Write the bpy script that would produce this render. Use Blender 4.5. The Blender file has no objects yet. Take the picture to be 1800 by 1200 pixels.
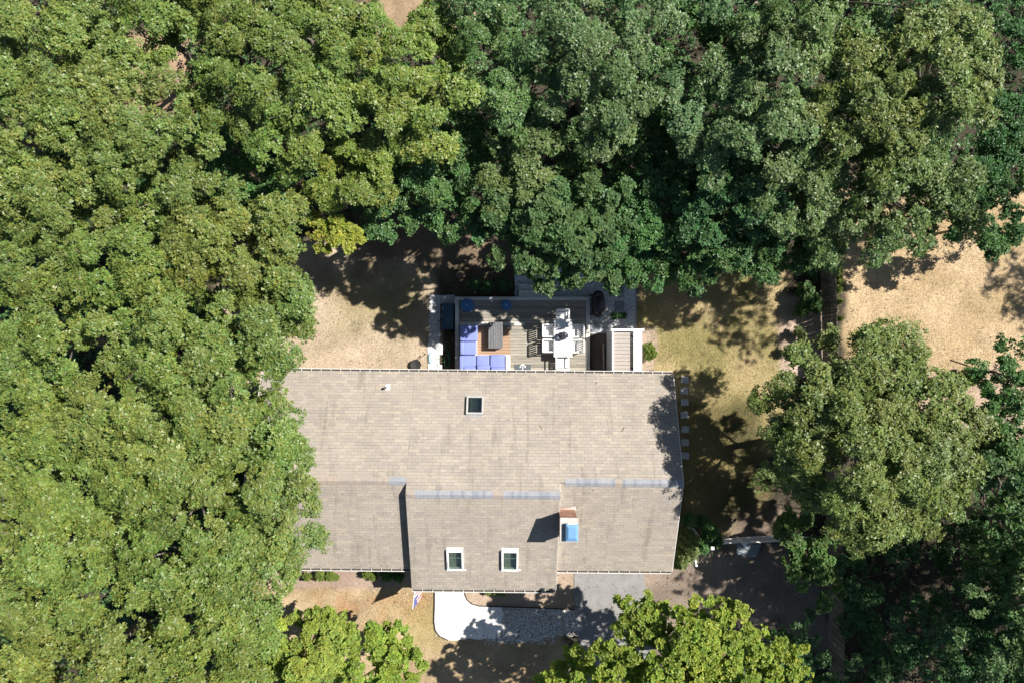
import bpy, bmesh, math, random
import numpy as np
from mathutils import Vector, Matrix

# ------------------------------------------------------------------ camera, sky, sun, exposure
scene = bpy.context.scene
COL = scene.collection
H = 33.0                       # camera height, metres
F = 1200.0                     # focal length in photo pixels (24 mm on 36 mm, 1800 px)
cam_d = bpy.data.cameras.new('camera'); cam_d.lens = 24; cam_d.sensor_width = 36
cam_d.clip_end = 2000
cam = bpy.data.objects.new('camera', cam_d); COL.objects.link(cam)
cam.location = (0, 0, H); cam.rotation_euler = (0, 0, 0)
scene.camera = cam

SUN = Vector((0.763, 0.295, 1.0)).normalized()
world = bpy.data.worlds.new('World'); scene.world = world; world.use_nodes = True
wn = world.node_tree.nodes; wl = world.node_tree.links
sky = wn.new('ShaderNodeTexSky'); sky.sky_type = 'NISHITA'; sky.sun_disc = False
sky.sun_elevation = math.asin(SUN.z); sky.sun_rotation = math.atan2(SUN.x, SUN.y)
sky.air_density = 1.0; sky.dust_density = 0.6; sky.ozone_density = 1.2
wl.new(sky.outputs[0], wn['Background'].inputs[0]); wn['Background'].inputs[1].default_value = 0.05
sd = bpy.data.lights.new('sun', 'SUN'); sd.energy = 4.9; sd.angle = math.radians(0.55); sd.color = (1.0, 0.95, 0.88)
so = bpy.data.objects.new('sun', sd); COL.objects.link(so)
so.rotation_euler = SUN.to_track_quat('Z', 'Y').to_euler(); so.location = (20, 8, 40)
scene.view_settings.view_transform = 'Standard'; scene.view_settings.look = 'None'
scene.view_settings.gamma = 1.0; scene.view_settings.exposure = 1.02
scene.cycles.max_bounces = 6; scene.cycles.diffuse_bounces = 3; scene.cycles.transparent_max_bounces = 6

random.seed(7)
RNG = np.random.default_rng(7)

def P(px, py, z=0.0):
    """photo pixel (1800x1200) at height z -> point in the place"""
    k = (H - z) / F
    return ((px - 900) * k, (600 - py) * k, z)

# ------------------------------------------------------------------ materials
MATS = {}
def nodes_of(m):
    m.use_nodes = True
    return m.node_tree.nodes, m.node_tree.links, m.node_tree.nodes['Principled BSDF']

def pmat(name, base, rough=0.7, var=0.18, scale=6.0, bump=0.0, metallic=0.0, spec=0.4, stretch=(1, 1, 1), detail=4.0, second=None, bscale=None):
    """plain procedural material: base colour broken up by noise, with optional relief"""
    if name in MATS: return MATS[name]
    m = bpy.data.materials.new(name); n, l, b = nodes_of(m)
    tc = n.new('ShaderNodeNewGeometry')
    mp = n.new('ShaderNodeMapping'); mp.inputs['Scale'].default_value = stretch
    l.new(tc.outputs['Position'], mp.inputs['Vector'])
    nz = n.new('ShaderNodeTexNoise'); nz.inputs['Scale'].default_value = scale; nz.inputs['Detail'].default_value = detail
    nz.inputs['Roughness'].default_value = 0.65
    l.new(mp.outputs[0], nz.inputs['Vector'])
    cr = n.new('ShaderNodeValToRGB')
    lo = [max(0, c * (1 - var)) for c in base]; hi = [min(1, c * (1 + var)) for c in base]
    if second: lo = list(second)
    cr.color_ramp.elements[0].position = 0.3; cr.color_ramp.elements[1].position = 0.7
    cr.color_ramp.elements[0].color = (*lo, 1); cr.color_ramp.elements[1].color = (*hi, 1)
    l.new(nz.outputs['Fac'], cr.inputs['Fac']); l.new(cr.outputs[0], b.inputs['Base Color'])
    b.inputs['Roughness'].default_value = rough; b.inputs['Metallic'].default_value = metallic
    b.inputs['Specular IOR Level'].default_value = spec
    if bump:
        n2 = n.new('ShaderNodeTexNoise'); n2.inputs['Scale'].default_value = bscale or scale * 6; n2.inputs['Detail'].default_value = 5
        l.new(mp.outputs[0], n2.inputs['Vector'])
        bp = n.new('ShaderNodeBump'); bp.inputs['Strength'].default_value = bump; bp.inputs['Distance'].default_value = 0.02
        l.new(n2.outputs['Fac'], bp.inputs['Height']); l.new(bp.outputs[0], b.inputs['Normal'])
    MATS[name] = m
    return m

def leaf_material(name, trans=0.28, rough=0.5, spec=0.35):
    m = bpy.data.materials.new(name); n, l, b = nodes_of(m)
    at = n.new('ShaderNodeAttribute'); at.attribute_name = 'leaf_colour'
    l.new(at.outputs['Color'], b.inputs['Base Color'])
    b.inputs['Roughness'].default_value = rough; b.inputs['Specular IOR Level'].default_value = spec
    tr = n.new('ShaderNodeBsdfTranslucent')
    mx = n.new('ShaderNodeMix'); mx.data_type = 'RGBA'; mx.blend_type = 'MULTIPLY'; mx.inputs[0].default_value = 1.0
    l.new(at.outputs['Color'], mx.inputs[6]); mx.inputs[7].default_value = (1.1, 1.55, 0.5, 1)
    l.new(mx.outputs[2], tr.inputs['Color'])
    ms = n.new('ShaderNodeMixShader'); ms.inputs[0].default_value = trans
    l.new(b.outputs[0], ms.inputs[1]); l.new(tr.outputs[0], ms.inputs[2])
    l.new(ms.outputs[0], n['Material Output'].inputs['Surface'])
    return m

def attr_material(name, attr, rough=0.9, nscale=20, nvar=0.25, bump=0.3, bscale=60, spec=0.2, extra=None):
    """colour from a mesh attribute, broken up by two octaves of noise"""
    m = bpy.data.materials.new(name); n, l, b = nodes_of(m)
    at = n.new('ShaderNodeAttribute'); at.attribute_name = attr
    g = n.new('ShaderNodeNewGeometry')
    nz = n.new('ShaderNodeTexNoise'); nz.inputs['Scale'].default_value = nscale; nz.inputs['Detail'].default_value = 6; nz.inputs['Roughness'].default_value = 0.75
    l.new(g.outputs['Position'], nz.inputs['Vector'])
    mr = n.new('ShaderNodeMapRange'); mr.inputs[1].default_value = 0.25; mr.inputs[2].default_value = 0.75
    mr.inputs[3].default_value = 1 - nvar; mr.inputs[4].default_value = 1 + nvar
    l.new(nz.outputs['Fac'], mr.inputs[0])
    mu = n.new('ShaderNodeVectorMath'); mu.operation = 'SCALE'
    l.new(at.outputs['Color'], mu.inputs[0]); l.new(mr.outputs[0], mu.inputs['Scale'])
    out = mu.outputs[0]
    if extra: out = extra(n, l, g, out)
    l.new(out, b.inputs['Base Color'])
    b.inputs['Roughness'].default_value = rough; b.inputs['Specular IOR Level'].default_value = spec
    n2 = n.new('ShaderNodeTexNoise'); n2.inputs['Scale'].default_value = bscale; n2.inputs['Detail'].default_value = 4
    l.new(g.outputs['Position'], n2.inputs['Vector'])
    bp = n.new('ShaderNodeBump'); bp.inputs['Strength'].default_value = bump; bp.inputs['Distance'].default_value = 0.03
    l.new(n2.outputs['Fac'], bp.inputs['Height']); l.new(bp.outputs[0], b.inputs['Normal'])
    return m

# ------------------------------------------------------------------ scene-graph helpers
def tag(o, label=None, cat=None, group=None, kind=None):
    if label: o['label'] = label
    if cat: o['category'] = cat
    if group: o['group'] = group
    if kind: o['kind'] = kind
    return o

def thing(name, label, cat, loc=(0, 0, 0), rotz=0.0, group=None):
    o = bpy.data.objects.new(name, None); COL.objects.link(o)
    o.empty_display_size = 0.2
    o.location = loc; o.rotation_euler = (0, 0, rotz)
    return tag(o, label, cat, group)

def np_mesh(name, verts, faces, k, mat, parent=None, cols=None, attr='leaf_colour', smooth=False):
    """fast mesh: verts (N,3), faces (M,k) all k-gons; optional per-vertex colours (N,3)"""
    me = bpy.data.meshes.new(name)
    nv, nf = len(verts), len(faces)
    me.vertices.add(nv); me.vertices.foreach_set('co', np.ascontiguousarray(verts, dtype=np.float32).ravel())
    me.loops.add(nf * k); me.loops.foreach_set('vertex_index', np.ascontiguousarray(faces, dtype=np.int32).ravel())
    me.polygons.add(nf)
    me.polygons.foreach_set('loop_start', np.arange(0, nf * k, k, dtype=np.int32))
    me.polygons.foreach_set('loop_total', np.full(nf, k, dtype=np.int32))
    me.update(calc_edges=True)
    if not smooth: me.shade_flat()
    if cols is not None:
        a = me.color_attributes.new(attr, 'FLOAT_COLOR', 'POINT')
        c4 = np.ones((nv, 4), dtype=np.float32); c4[:, :3] = cols
        a.data.foreach_set('color', c4.ravel())
    me.materials.append(mat)
    o = bpy.data.objects.new(name, me); COL.objects.link(o); o.parent = parent
    return o

class MB:
    """collects simple solids; build() links them as ONE mesh object"""
    def __init__(s, origin=(0, 0, 0)): s.v = []; s.f = []; s.o = Vector(origin)
    def add(s, vs, fs):
        n = len(s.v); s.v += [tuple(Vector(v) - s.o) for v in vs]; s.f += [tuple(i + n for i in f) for f in fs]; return s
    def box(s, c, d, rot=None):
        hx, hy, hz = d[0] / 2, d[1] / 2, d[2] / 2
        vs = [Vector((x * hx, y * hy, z * hz)) for z in (-1, 1) for y in (-1, 1) for x in (-1, 1)]
        if rot is not None: vs = [rot @ v for v in vs]
        return s.add([v + Vector(c) for v in vs], [(0, 2, 3, 1), (4, 5, 7, 6), (0, 1, 5, 4), (2, 6, 7, 3), (0, 4, 6, 2), (1, 3, 7, 5)])
    def b6(s, x0, x1, y0, y1, z0, z1):
        return s.box(((x0 + x1) / 2, (y0 + y1) / 2, (z0 + z1) / 2), (x1 - x0, y1 - y0, z1 - z0))
    def beam(s, p0, p1, w, h):
        p0, p1 = Vector(p0), Vector(p1); d = p1 - p0
        q = d.to_track_quat('X', 'Z').to_matrix()
        return s.box((p0 + p1) / 2, (d.length, w, h), q)
    def tube(s, pts, rad, n=8, cap=True):
        pts = [Vector(p) for p in pts]; rad = rad if isinstance(rad, (list, tuple)) else [rad] * len(pts)
        vs = []; fs = []
        up = Vector((0, 0, 1))
        for i, p in enumerate(pts):
            d = (pts[min(i + 1, len(pts) - 1)] - pts[max(i - 1, 0)]).normalized()
            a = d.cross(up) if abs(d.z) < 0.95 else d.cross(Vector((1, 0, 0)))
            a.normalize(); b = d.cross(a)
            for j in range(n):
                t = 2 * math.pi * j / n
                vs.append(p + (a * math.cos(t) + b * math.sin(t)) * rad[i])
        for i in range(len(pts) - 1):
            for j in range(n):
                k = (j + 1) % n
                fs.append((i * n + j, i * n + k, (i + 1) * n + k, (i + 1) * n + j))
        if cap: fs.append(tuple(range(n))[::-1]); fs.append(tuple((len(pts) - 1) * n + j for j in range(n)))
        return s.add(vs, fs)
    def lathe(s, c, prof, n=20, sx=1.0, sy=1.0):
        vs = []; fs = []
        for (r, z) in prof:
            for j in range(n):
                t = 2 * math.pi * j / n
                vs.append((c[0] + r * math.cos(t) * sx, c[1] + r * math.sin(t) * sy, c[2] + z))
        for i in range(len(prof) - 1):
            for j in range(n):
                k = (j + 1) % n; fs.append((i * n + j, i * n + k, (i + 1) * n + k, (i + 1) * n + j))
        fs.append(tuple(range(n))[::-1]); fs.append(tuple((len(prof) - 1) * n + j for j in range(n)))
        return s.add(vs, fs)
    def prism(s, poly, z0, z1):
        n = len(poly)
        vs = [(x, y, z0) for x, y in poly] + [(x, y, z1) for x, y in poly]
        fs = [tuple(range(n))[::-1], tuple(range(n, 2 * n))] + [(i, (i + 1) % n, n + (i + 1) % n, n + i) for i in range(n)]
        return s.add(vs, fs)
    def build(s, name, mat, parent=None, smooth=False, bevel=0.0):
        me = bpy.data.meshes.new(name); me.from_pydata(s.v, [], s.f); me.update()
        bm = bmesh.new(); bm.from_mesh(me)
        bmesh.ops.recalc_face_normals(bm, faces=bm.faces)
        if bevel:
            bmesh.ops.bevel(bm, geom=list(bm.edges), offset=bevel, segments=2, profile=0.6, affect='EDGES', clamp_overlap=True)
        bm.to_mesh(me); bm.free()
        if smooth:
            for p in me.polygons: p.use_smooth = True
        me.materials.append(mat)
        o = bpy.data.objects.new(name, me); COL.objects.link(o); o.parent = parent
        return o

def copy_tree(o, parent=None):
    c = o.copy(); COL.objects.link(c); c.parent = parent
    for ch in list(o.children): copy_tree(ch, c)
    return c

# ------------------------------------------------------------------ value noise for ground zones
def vnoise(x, y, cell, seed):
    r = np.random.default_rng(seed).random((256, 256))
    fx = x / cell; fy = y / cell
    ix = np.floor(fx).astype(int); iy = np.floor(fy).astype(int)
    tx = fx - ix; ty = fy - iy; tx = tx * tx * (3 - 2 * tx); ty = ty * ty * (3 - 2 * ty)
    a = r[ix % 256, iy % 256]; b = r[(ix + 1) % 256, iy % 256]; c = r[ix % 256, (iy + 1) % 256]; d = r[(ix + 1) % 256, (iy + 1) % 256]
    return (a * (1 - tx) + b * tx) * (1 - ty) + (c * (1 - tx) + d * tx) * ty
def fnoise(x, y, cell, seed):
    return (vnoise(x, y, cell, seed) + 0.5 * vnoise(x, y, cell / 2.1, seed + 1) + 0.25 * vnoise(x, y, cell / 4.3, seed + 2)) / 1.75
def zone(x, y, px0, px1, py0, py1, soft=0.35, seed=1, wob=0.7):
    """1 inside a photo-pixel rectangle on the ground, wobbling soft edge"""
    x0, y1, _ = P(px0, py0); x1, y0, _ = P(px1, py1)
    d = np.minimum(np.minimum(x - x0, x1 - x), np.minimum(y - y0, y1 - y)) + (fnoise(x, y, 1.3, seed) - 0.5) * 2 * wob
    return np.clip(d / soft + 0.5, 0, 1)

def ground_colour(x, y):
    """colour of the soil, litter and grass at a place, one zone with painted shade"""
    c = np.empty((len(x), 3)); n1 = fnoise(x, y, 1.6, 11)[:, None]; n2 = fnoise(x, y, 0.5, 21)[:, None]
    c[:] = np.array([0.052, 0.045, 0.032]) * (0.6 + 0.8 * n2)
    def put(m, a, b, nn, cc):
        m = m[:, None]; t = np.clip((nn - 0.3) / 0.4, 0, 1); col = np.array(a) * (1 - t) + np.array(b) * t
        return cc * (1 - m) + m * col * (0.85 + 0.3 * n2)
    # back lawn west of the deck: worn tan turf with green in it
    c = put(zone(x, y, 380, 770, 430, 700, seed=31), (0.33, 0.26, 0.185), (0.43, 0.345, 0.255), n1, c)
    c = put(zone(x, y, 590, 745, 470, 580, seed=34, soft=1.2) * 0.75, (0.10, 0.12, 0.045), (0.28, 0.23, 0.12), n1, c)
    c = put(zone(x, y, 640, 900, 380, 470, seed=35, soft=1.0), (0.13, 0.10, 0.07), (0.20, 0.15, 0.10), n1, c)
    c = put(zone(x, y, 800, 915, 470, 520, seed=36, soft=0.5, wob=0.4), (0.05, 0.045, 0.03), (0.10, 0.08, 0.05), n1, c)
    # back lawn east of the deck: straw coloured with olive
    c = put(zone(x, y, 1115, 1392, 470, 800, seed=41), (0.235, 0.20, 0.085), (0.37, 0.285, 0.155), n1, c)
    c = put(zone(x, y, 1190, 1350, 700, 940, seed=43, soft=1.0), (0.09, 0.08, 0.035), (0.20, 0.16, 0.07), n1, c)  # turf by the east gable darkened to paint in tree shade
    c = put(zone(x, y, 1372, 1445, 520, 660, seed=42, soft=0.3, wob=0.35), (0.36, 0.27, 0.215), (0.44, 0.34, 0.27), n1, c)
    c = put(zone(x, y, 1125, 1152, 575, 665, seed=45, soft=0.2, wob=0.25), (0.30, 0.22, 0.17), (0.40, 0.31, 0.25), n1, c)
    c = put(zone(x, y, 1042, 1066, 575, 665, seed=46, soft=0.15, wob=0.1), (0.13, 0.11, 0.09), (0.21, 0.17, 0.14), n1, c)
    # neighbour's lawn
    c = put(zone(x, y, 1478, 2100, 340, 690, seed=51), (0.36, 0.265, 0.15), (0.46, 0.345, 0.215), n1, c)
    c = put(zone(x, y, 1600, 2100, 655, 780, seed=52, soft=0.4), (0.30, 0.22, 0.16), (0.40, 0.30, 0.22), n1, c)
    # front lawn
    c = put(zone(x, y, 430, 1000, 1015, 1330, seed=61), (0.32, 0.235, 0.14), (0.43, 0.33, 0.21), n1, c)
    c = put(zone(x, y, 560, 760, 1040, 1100, seed=62, soft=0.9) * np.clip((fnoise(x, y, 0.9, 67) - .45) * 4, 0, .6), (0.31, 0.175, 0.085), (0.35, 0.21, 0.11), n1, c)
    c = put(zone(x, y, 690, 770, 1060, 1150, seed=63, soft=0.9) * 0.6, (0.24, 0.21, 0.07), (0.33, 0.27, 0.11), n1, c)
    c = put(zone(x, y, 440, 730, 985, 1032, seed=64, soft=0.3, wob=0.35), (0.27, 0.2, 0.155), (0.37, 0.285, 0.225), n1, c)
    c = put(zone(x, y, 815, 1015, 1000, 1068, seed=65, soft=0.2, wob=0.2), (0.30, 0.225, 0.165), (0.40, 0.31, 0.235), n1, c)
    # bare earth in front of the garage side, pale litter under the top trees
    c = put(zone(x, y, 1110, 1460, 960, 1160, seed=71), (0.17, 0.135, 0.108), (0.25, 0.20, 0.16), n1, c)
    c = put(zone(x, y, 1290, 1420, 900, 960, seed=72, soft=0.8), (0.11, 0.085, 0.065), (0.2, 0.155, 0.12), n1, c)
    c = put(zone(x, y, 230, 350, 60, 200, seed=81, soft=1.0), (0.26, 0.175, 0.115), (0.36, 0.25, 0.165), n1, c)
    c = put(zone(x, y, 640, 860, -60, 60, seed=82, soft=1.0), (0.20, 0.145, 0.09), (0.30, 0.22, 0.14), n1, c)
    return c

# ------------------------------------------------------------------ the ground sheet
def build_ground():
    fx = np.concatenate([[-600, -300, -140, -80, -50], np.arange(-34, 38.01, 0.16), [50, 80, 140, 300, 600]])
    fy = np.concatenate([[-600, -300, -140, -80, -45], np.arange(-24, 24.01, 0.16), [45, 80, 140, 300, 600]])
    X, Y = np.meshgrid(fx, fy); x = X.ravel(); y = Y.ravel()
    near = ((np.abs(x) < 40) & (np.abs(y) < 26))
    z = np.where(near, (fnoise(x, y, 0.7, 91) - 0.5) * 0.035 - 0.02, -0.03)
    nx, ny = len(fx), len(fy)
    i = np.arange(nx * ny).reshape(ny, nx)
    f = np.stack([i[:-1, :-1], i[:-1, 1:], i[1:, 1:], i[1:, :-1]], -1).reshape(-1, 4)
    m = attr_material('soil_and_dry_turf', 'soil_colour', rough=0.95, nscale=14, nvar=0.42, bump=0.9, bscale=45, spec=0.1)
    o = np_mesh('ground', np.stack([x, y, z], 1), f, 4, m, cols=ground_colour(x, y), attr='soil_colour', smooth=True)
    tag(o, kind='structure')
build_ground()

M_blade = attr_material('dry_grass_blades', 'leaf_colour', rough=0.8, nscale=3, nvar=0.1, bump=0.0, spec=0.2)
def scatter_grass(name, label, rects, n, seed, ln=(0.035, 0.08), bright=1.0, greens=0.1):
    r = np.random.default_rng(seed); xs = []; ys = []
    for (a, b, c, d, share, sd) in rects:
        k = int(n * share); x0, y1, _ = P(a, c); x1, y0, _ = P(b, d)
        x = r.uniform(x0, x1, k); y = r.uniform(y0, y1, k)
        keep = r.random(k) < zone(x, y, a, b, c, d, seed=sd) * (0.25 + 1.1 * fnoise(x, y, 0.8, sd + 5))
        xs.append(x[keep]); ys.append(y[keep])
    x = np.concatenate(xs); y = np.concatenate(ys); k = len(x)
    a = r.uniform(0, 2 * np.pi, k); L = r.uniform(*ln, k); w = r.uniform(0.005, 0.010, k); h = r.uniform(0.015, 0.05, k)
    p = np.stack([x, y, np.full(k, -0.01)], 1); dx = np.stack([np.cos(a), np.sin(a), 0 * a], 1); sx = np.stack([-np.sin(a), np.cos(a), 0 * a], 1)
    v = np.empty((k, 3, 3)); v[:, 0] = p + sx * w[:, None]; v[:, 1] = p - sx * w[:, None]; v[:, 2] = p + dx * L[:, None]; v[:, 2, 2] += h
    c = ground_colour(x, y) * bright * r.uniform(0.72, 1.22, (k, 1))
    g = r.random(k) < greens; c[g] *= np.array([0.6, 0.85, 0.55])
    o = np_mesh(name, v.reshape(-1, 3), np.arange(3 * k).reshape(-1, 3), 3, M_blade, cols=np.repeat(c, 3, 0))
    tag(o, label, 'grass', kind='stuff')
scatter_grass('grass', 'short dry tan grass of the back lawn west of the deck', [(400, 760, 440, 665, 1, 31)], 34000, 1, greens=0.16)
scatter_grass('grass', 'straw coloured and olive grass of the back lawn between shower and fence', [(1120, 1392, 480, 900, 1, 41)], 50000, 2, ln=(0.04, 0.10), greens=0.35)
scatter_grass('grass', 'pale dry grass of the lawn beyond the wooden fence', [(1482, 1860, 350, 690, 1, 51)], 52000, 3, ln=(0.04, 0.10), bright=1.0, greens=0.14)
scatter_grass('grass', 'patchy orange and tan grass of the front lawn', [(440, 1000, 1030, 1240, 1, 61)], 48000, 4, ln=(0.04, 0.10), greens=0.16)

def scatter_litter(n, seed):
    """fallen leaves, one mesh of small curled quads"""
    r = np.random.default_rng(seed)
    x = r.uniform(-26, 27, n); y = r.uniform(-18, 18, n)
    lawn = ground_colour(x, y)[:, 0] > 0.24
    keep = (~lawn) | (r.random(n) < 0.16)
    keep &= ~((x > -11.2) & (x < 7.3) & (y < -1.2) & (y > -11))
    x = x[keep]; y = y[keep]; k = len(x)
    a = r.uniform(0, 6.28, k); L = r.uniform(0.022, 0.055, k); w = L * r.uniform(0.35, 0.6, k)
    d = np.stack([np.cos(a), np.sin(a), r.uniform(-.25, .25, k)], 1) * L[:, None]; s = np.stack([-np.sin(a), np.cos(a), r.uniform(-.5, .5, k)], 1) * w[:, None]
    p = np.stack([x, y, r.uniform(0.012, 0.045, k)], 1)
    v = np.stack([p - d, p + s * .8, p + d, p - s * .8], 1)
    base = np.array([[0.16, 0.10, 0.06], [0.24, 0.16, 0.09], [0.10, 0.065, 0.045], [0.30, 0.21, 0.13], [0.2, 0.17, 0.06]])[r.integers(0, 5, k)] * r.uniform(.7, 1.2, (k, 1))
    o = np_mesh('leaf_litter', v.reshape(-1, 3), np.arange(4 * k).reshape(-1, 4), 4, M_blade, cols=np.repeat(base, 4, 0))
    tag(o, 'brown fallen leaves scattered over the forest floor', 'leaves', kind='stuff')
scatter_litter(42000, 5)

# ------------------------------------------------------------------ paths, gravel, driveway
def gravel_material(name, a, b, scale=26, dark=(0.2, 0.19, 0.18), dthr=0.12, rough=0.9):
    m = bpy.data.materials.new(name); n, l, bs = nodes_of(m)
    g = n.new('ShaderNodeNewGeometry')
    vo = n.new('ShaderNodeTexVoronoi'); vo.inputs['Scale'].default_value = scale
    l.new(g.outputs['Position'], vo.inputs['Vector'])
    sep = n.new('ShaderNodeSeparateColor'); l.new(vo.outputs['Color'], sep.inputs[0])
    cr = n.new('ShaderNodeValToRGB'); e = cr.color_ramp.elements
    e[0].position = 0.0; e[0].color = (*dark, 1); e[1].position = 1.0; e[1].color = (*b, 1)
    k = cr.color_ramp.elements.new(dthr); k.color = (*a, 1)
    cr.color_ramp.interpolation = 'LINEAR'
    l.new(sep.outputs[0], cr.inputs[0])
    nz = n.new('ShaderNodeTexNoise'); nz.inputs['Scale'].default_value = 1.7; nz.inputs['Detail'].default_value = 5
    l.new(g.outputs['Position'], nz.inputs['Vector'])
    mr = n.new('ShaderNodeMapRange'); mr.inputs[1].default_value = .3; mr.inputs[2].default_value = .7; mr.inputs[3].default_value = .86; mr.inputs[4].default_value = 1.06
    l.new(nz.outputs['Fac'], mr.inputs[0])
    mu = n.new('ShaderNodeVectorMath'); mu.operation = 'SCALE'; l.new(cr.outputs[0], mu.inputs[0]); l.new(mr.outputs[0], mu.inputs['Scale'])
    l.new(mu.outputs[0], bs.inputs['Base Color'])
    bs.inputs['Roughness'].default_value = rough; bs.inputs['Specular IOR Level'].default_value = .15
    bp = n.new('ShaderNodeBump'); bp.inputs['Strength'].default_value = 0.5; bp.inputs['Distance'].default_value = 0.02
    l.new(vo.outputs['Distance'], bp.inputs['Height']); l.new(bp.outputs[0], bs.inputs['Normal'])
    return m
M_shell = gravel_material('crushed_white_shell', (0.66, 0.64, 0.60), (0.84, 0.82, 0.78), 30, (0.34, 0.31, 0.27), 0.035)
M_gravel = gravel_material('pale_pea_gravel', (0.43, 0.46, 0.49), (0.72, 0.74, 0.75), 24, (0.16, 0.17, 0.18), 0.10)

def sheet(name, pts, mat, z=0.02, kind='structure', thick=0.06):
    """ground sheet from photo pixels, wobbling edges, with a real thickness"""
    poly = []
    n = len(pts)
    for i in range(n):
        a, b = P(*pts[i]), P(*pts[(i + 1) % n]); L = math.hypot(b[0] - a[0], b[1] - a[1]); k = max(1, int(L / 0.25))
        for j in range(k):
            t = j / k; poly.append((a[0] + (b[0] - a[0]) * t + random.uniform(-.018, .018), a[1] + (b[1] - a[1]) * t + random.uniform(-.018, .018)))
    if sum(poly[i - 1][0] * poly[i][1] - poly[i][0] * poly[i - 1][1] for i in range(len(poly))) < 0: poly.reverse()
    o = MB().prism(poly, z - thick, z).build(name, mat); o['kind'] = kind
    return o
bed_edge = [(817, 1030), (817, 1044), (821, 1053), (829, 1060), (842, 1064), (880, 1065), (940, 1067), (1008, 1070)]
left_edge = [(764, 1030), (764, 1060), (763, 1090), (765, 1106), (773, 1117), (788, 1124)]
M_worn = gravel_material('worn_shell_and_dirt', (0.26, 0.25, 0.225), (0.56, 0.54, 0.50), 22, (0.10, 0.09, 0.075), 0.22)
sheet('path', [p for p in bed_edge if p[0] < 890] + [(886, 1078), (879, 1092), (888, 1104), (874, 1113), (870, 1123), (858, 1120), (842, 1123), (825, 1120), (805, 1124)] + left_edge[::-1], M_shell, 0.026)
sheet('path', [(862, 1066), (880, 1065), (940, 1067), (1008, 1070), (1014, 1092), (1026, 1100), (1020, 1108), (1004, 1109), (996, 1115), (985, 1114), (974, 1121), (960, 1119), (948, 1126), (930, 1125), (915, 1128), (900, 1125), (884, 1128), (862, 1124)], M_worn, 0.020)
M_asph = pmat('worn_grey_asphalt', (0.21, 0.205, 0.20), rough=0.92, var=0.14, scale=1.6, bump=0.35, bscale=70, detail=8)
sheet('driveway', [(1009, 995), (1128, 995), (1140, 1060), (1150, 1260), (1030, 1260), (1018, 1130), (1010, 1090)], M_asph, 0.016)
sheet('gravel_patio', [(905, 476), (905, 524), (1036, 524), (1036, 586), (1064, 586), (1116, 580), (1117, 470), (1050, 462)], M_gravel, 0.02)
sheet('gravel_strip', [(756, 519), (800, 519), (800, 534), (774, 534), (772, 660), (752, 660)], M_gravel, 0.02)
M_shellstrip = M_shell
sheet('path', [(752.5, 601), (765.5, 600), (766, 660), (752, 660)], M_shell, 0.03)  # gravel stretch where sun falls, its brightness put in as white shell
M_edge = pmat('black_plastic_edging', (0.03, 0.028, 0.026), rough=0.6)
for nm, line in (('edging', bed_edge), ('edging', left_edge)):
    pts = [P(*p) for p in line]
    e = MB().tube([(x, y, 0.035) for x, y, _ in pts], 0.028, 6).build(nm, M_edge)
    tag(e, 'thin black lawn edging along the ' + ('mulch bed under the front eave' if line is bed_edge else 'lawn side of the white shell path'), 'edging', 'lawn edging')
M_edge2 = pmat('grey_metal_edging', (0.30, 0.32, 0.34), rough=0.5)
e = MB().b6(P(1116, 0)[0], P(1118.5, 0)[0], P(0, 581)[1], P(0, 466)[1], 0, 0.06).build('edging', M_edge2)
tag(e, 'straight grey edging between gravel patio and east back lawn', 'edging', 'lawn edging')

def pebbles(name, label, rects, n, seed, cols, zz=0.026, size=(0.012, 0.028)):
    r = np.random.default_rng(seed); V = []; C = []
    octa = np.array([(1, 0, 0), (0, 1, 0), (-1, 0, 0), (0, -1, 0), (0, 0, .6)], float); fo = np.array([(0, 1, 4), (1, 2, 4), (2, 3, 4), (3, 0, 4)])
    tot = sum((b - a) * (d - c) for a, b, c, d in rects); cnt = 0; Fs = []
    for a, b, c, d in rects:
        k = int(n * (b - a) * (d - c) / tot); x0, y1, _ = P(a, c); x1, y0, _ = P(b, d)
        p = np.stack([r.uniform(x0, x1, k), r.uniform(y0, y1, k), np.full(k, zz - .006)], 1)
        ang = r.uniform(0, 6.28, k); s = r.uniform(*size, k); rot = np.stack([np.cos(ang), np.sin(ang)], 1)
        o = octa[None] * s[:, None, None] * r.uniform(.7, 1.3, (k, 1, 3))
        q = o.copy(); q[..., 0] = o[..., 0] * rot[:, None, 0] - o[..., 1] * rot[:, None, 1]; q[..., 1] = o[..., 0] * rot[:, None, 1] + o[..., 1] * rot[:, None, 0]
        V.append((q + p[:, None]).reshape(-1, 3)); Fs.append((fo[None] + (cnt + np.arange(k) * 5)[:, None, None]).reshape(-1, 3)); cnt += 5 * k
        C.append(np.repeat(np.array(cols)[r.integers(0, len(cols), k)] * r.uniform(.8, 1.15, (k, 1)), 5, 0))
    o = np_mesh(name, np.concatenate(V), np.concatenate(Fs), 3, M_blade, cols=np.concatenate(C)); tag(o, label, 'gravel', kind='stuff')
GC = [(0.55, 0.56, 0.56), (0.7, 0.7, 0.68), (0.3, 0.31, 0.32), (0.18, 0.18, 0.19), (0.5, 0.46, 0.40)]
pebbles('gravel', 'loose pea gravel of the patio beside the grill', [(1038, 1116, 482, 580), (906, 1040, 480, 522)], 5200, 8, GC)
pebbles('gravel', 'loose pea gravel strip west of the deck', [(754, 772, 520, 655), (773, 800, 520, 533)], 2200, 9, GC)
pebbles('gravel', 'loose white shell pieces and specks of the front path', [(766, 920, 1072, 1116), (766, 815, 1040, 1072), (920, 1016, 1070, 1118), (850, 975, 1114, 1131)], 5200, 10, [(0.8, 0.78, 0.74), (0.72, 0.7, 0.66), (0.84, 0.82, 0.78), (0.3, 0.27, 0.22), (0.2, 0.17, 0.13)], 0.03, (0.012, 0.026))
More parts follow.
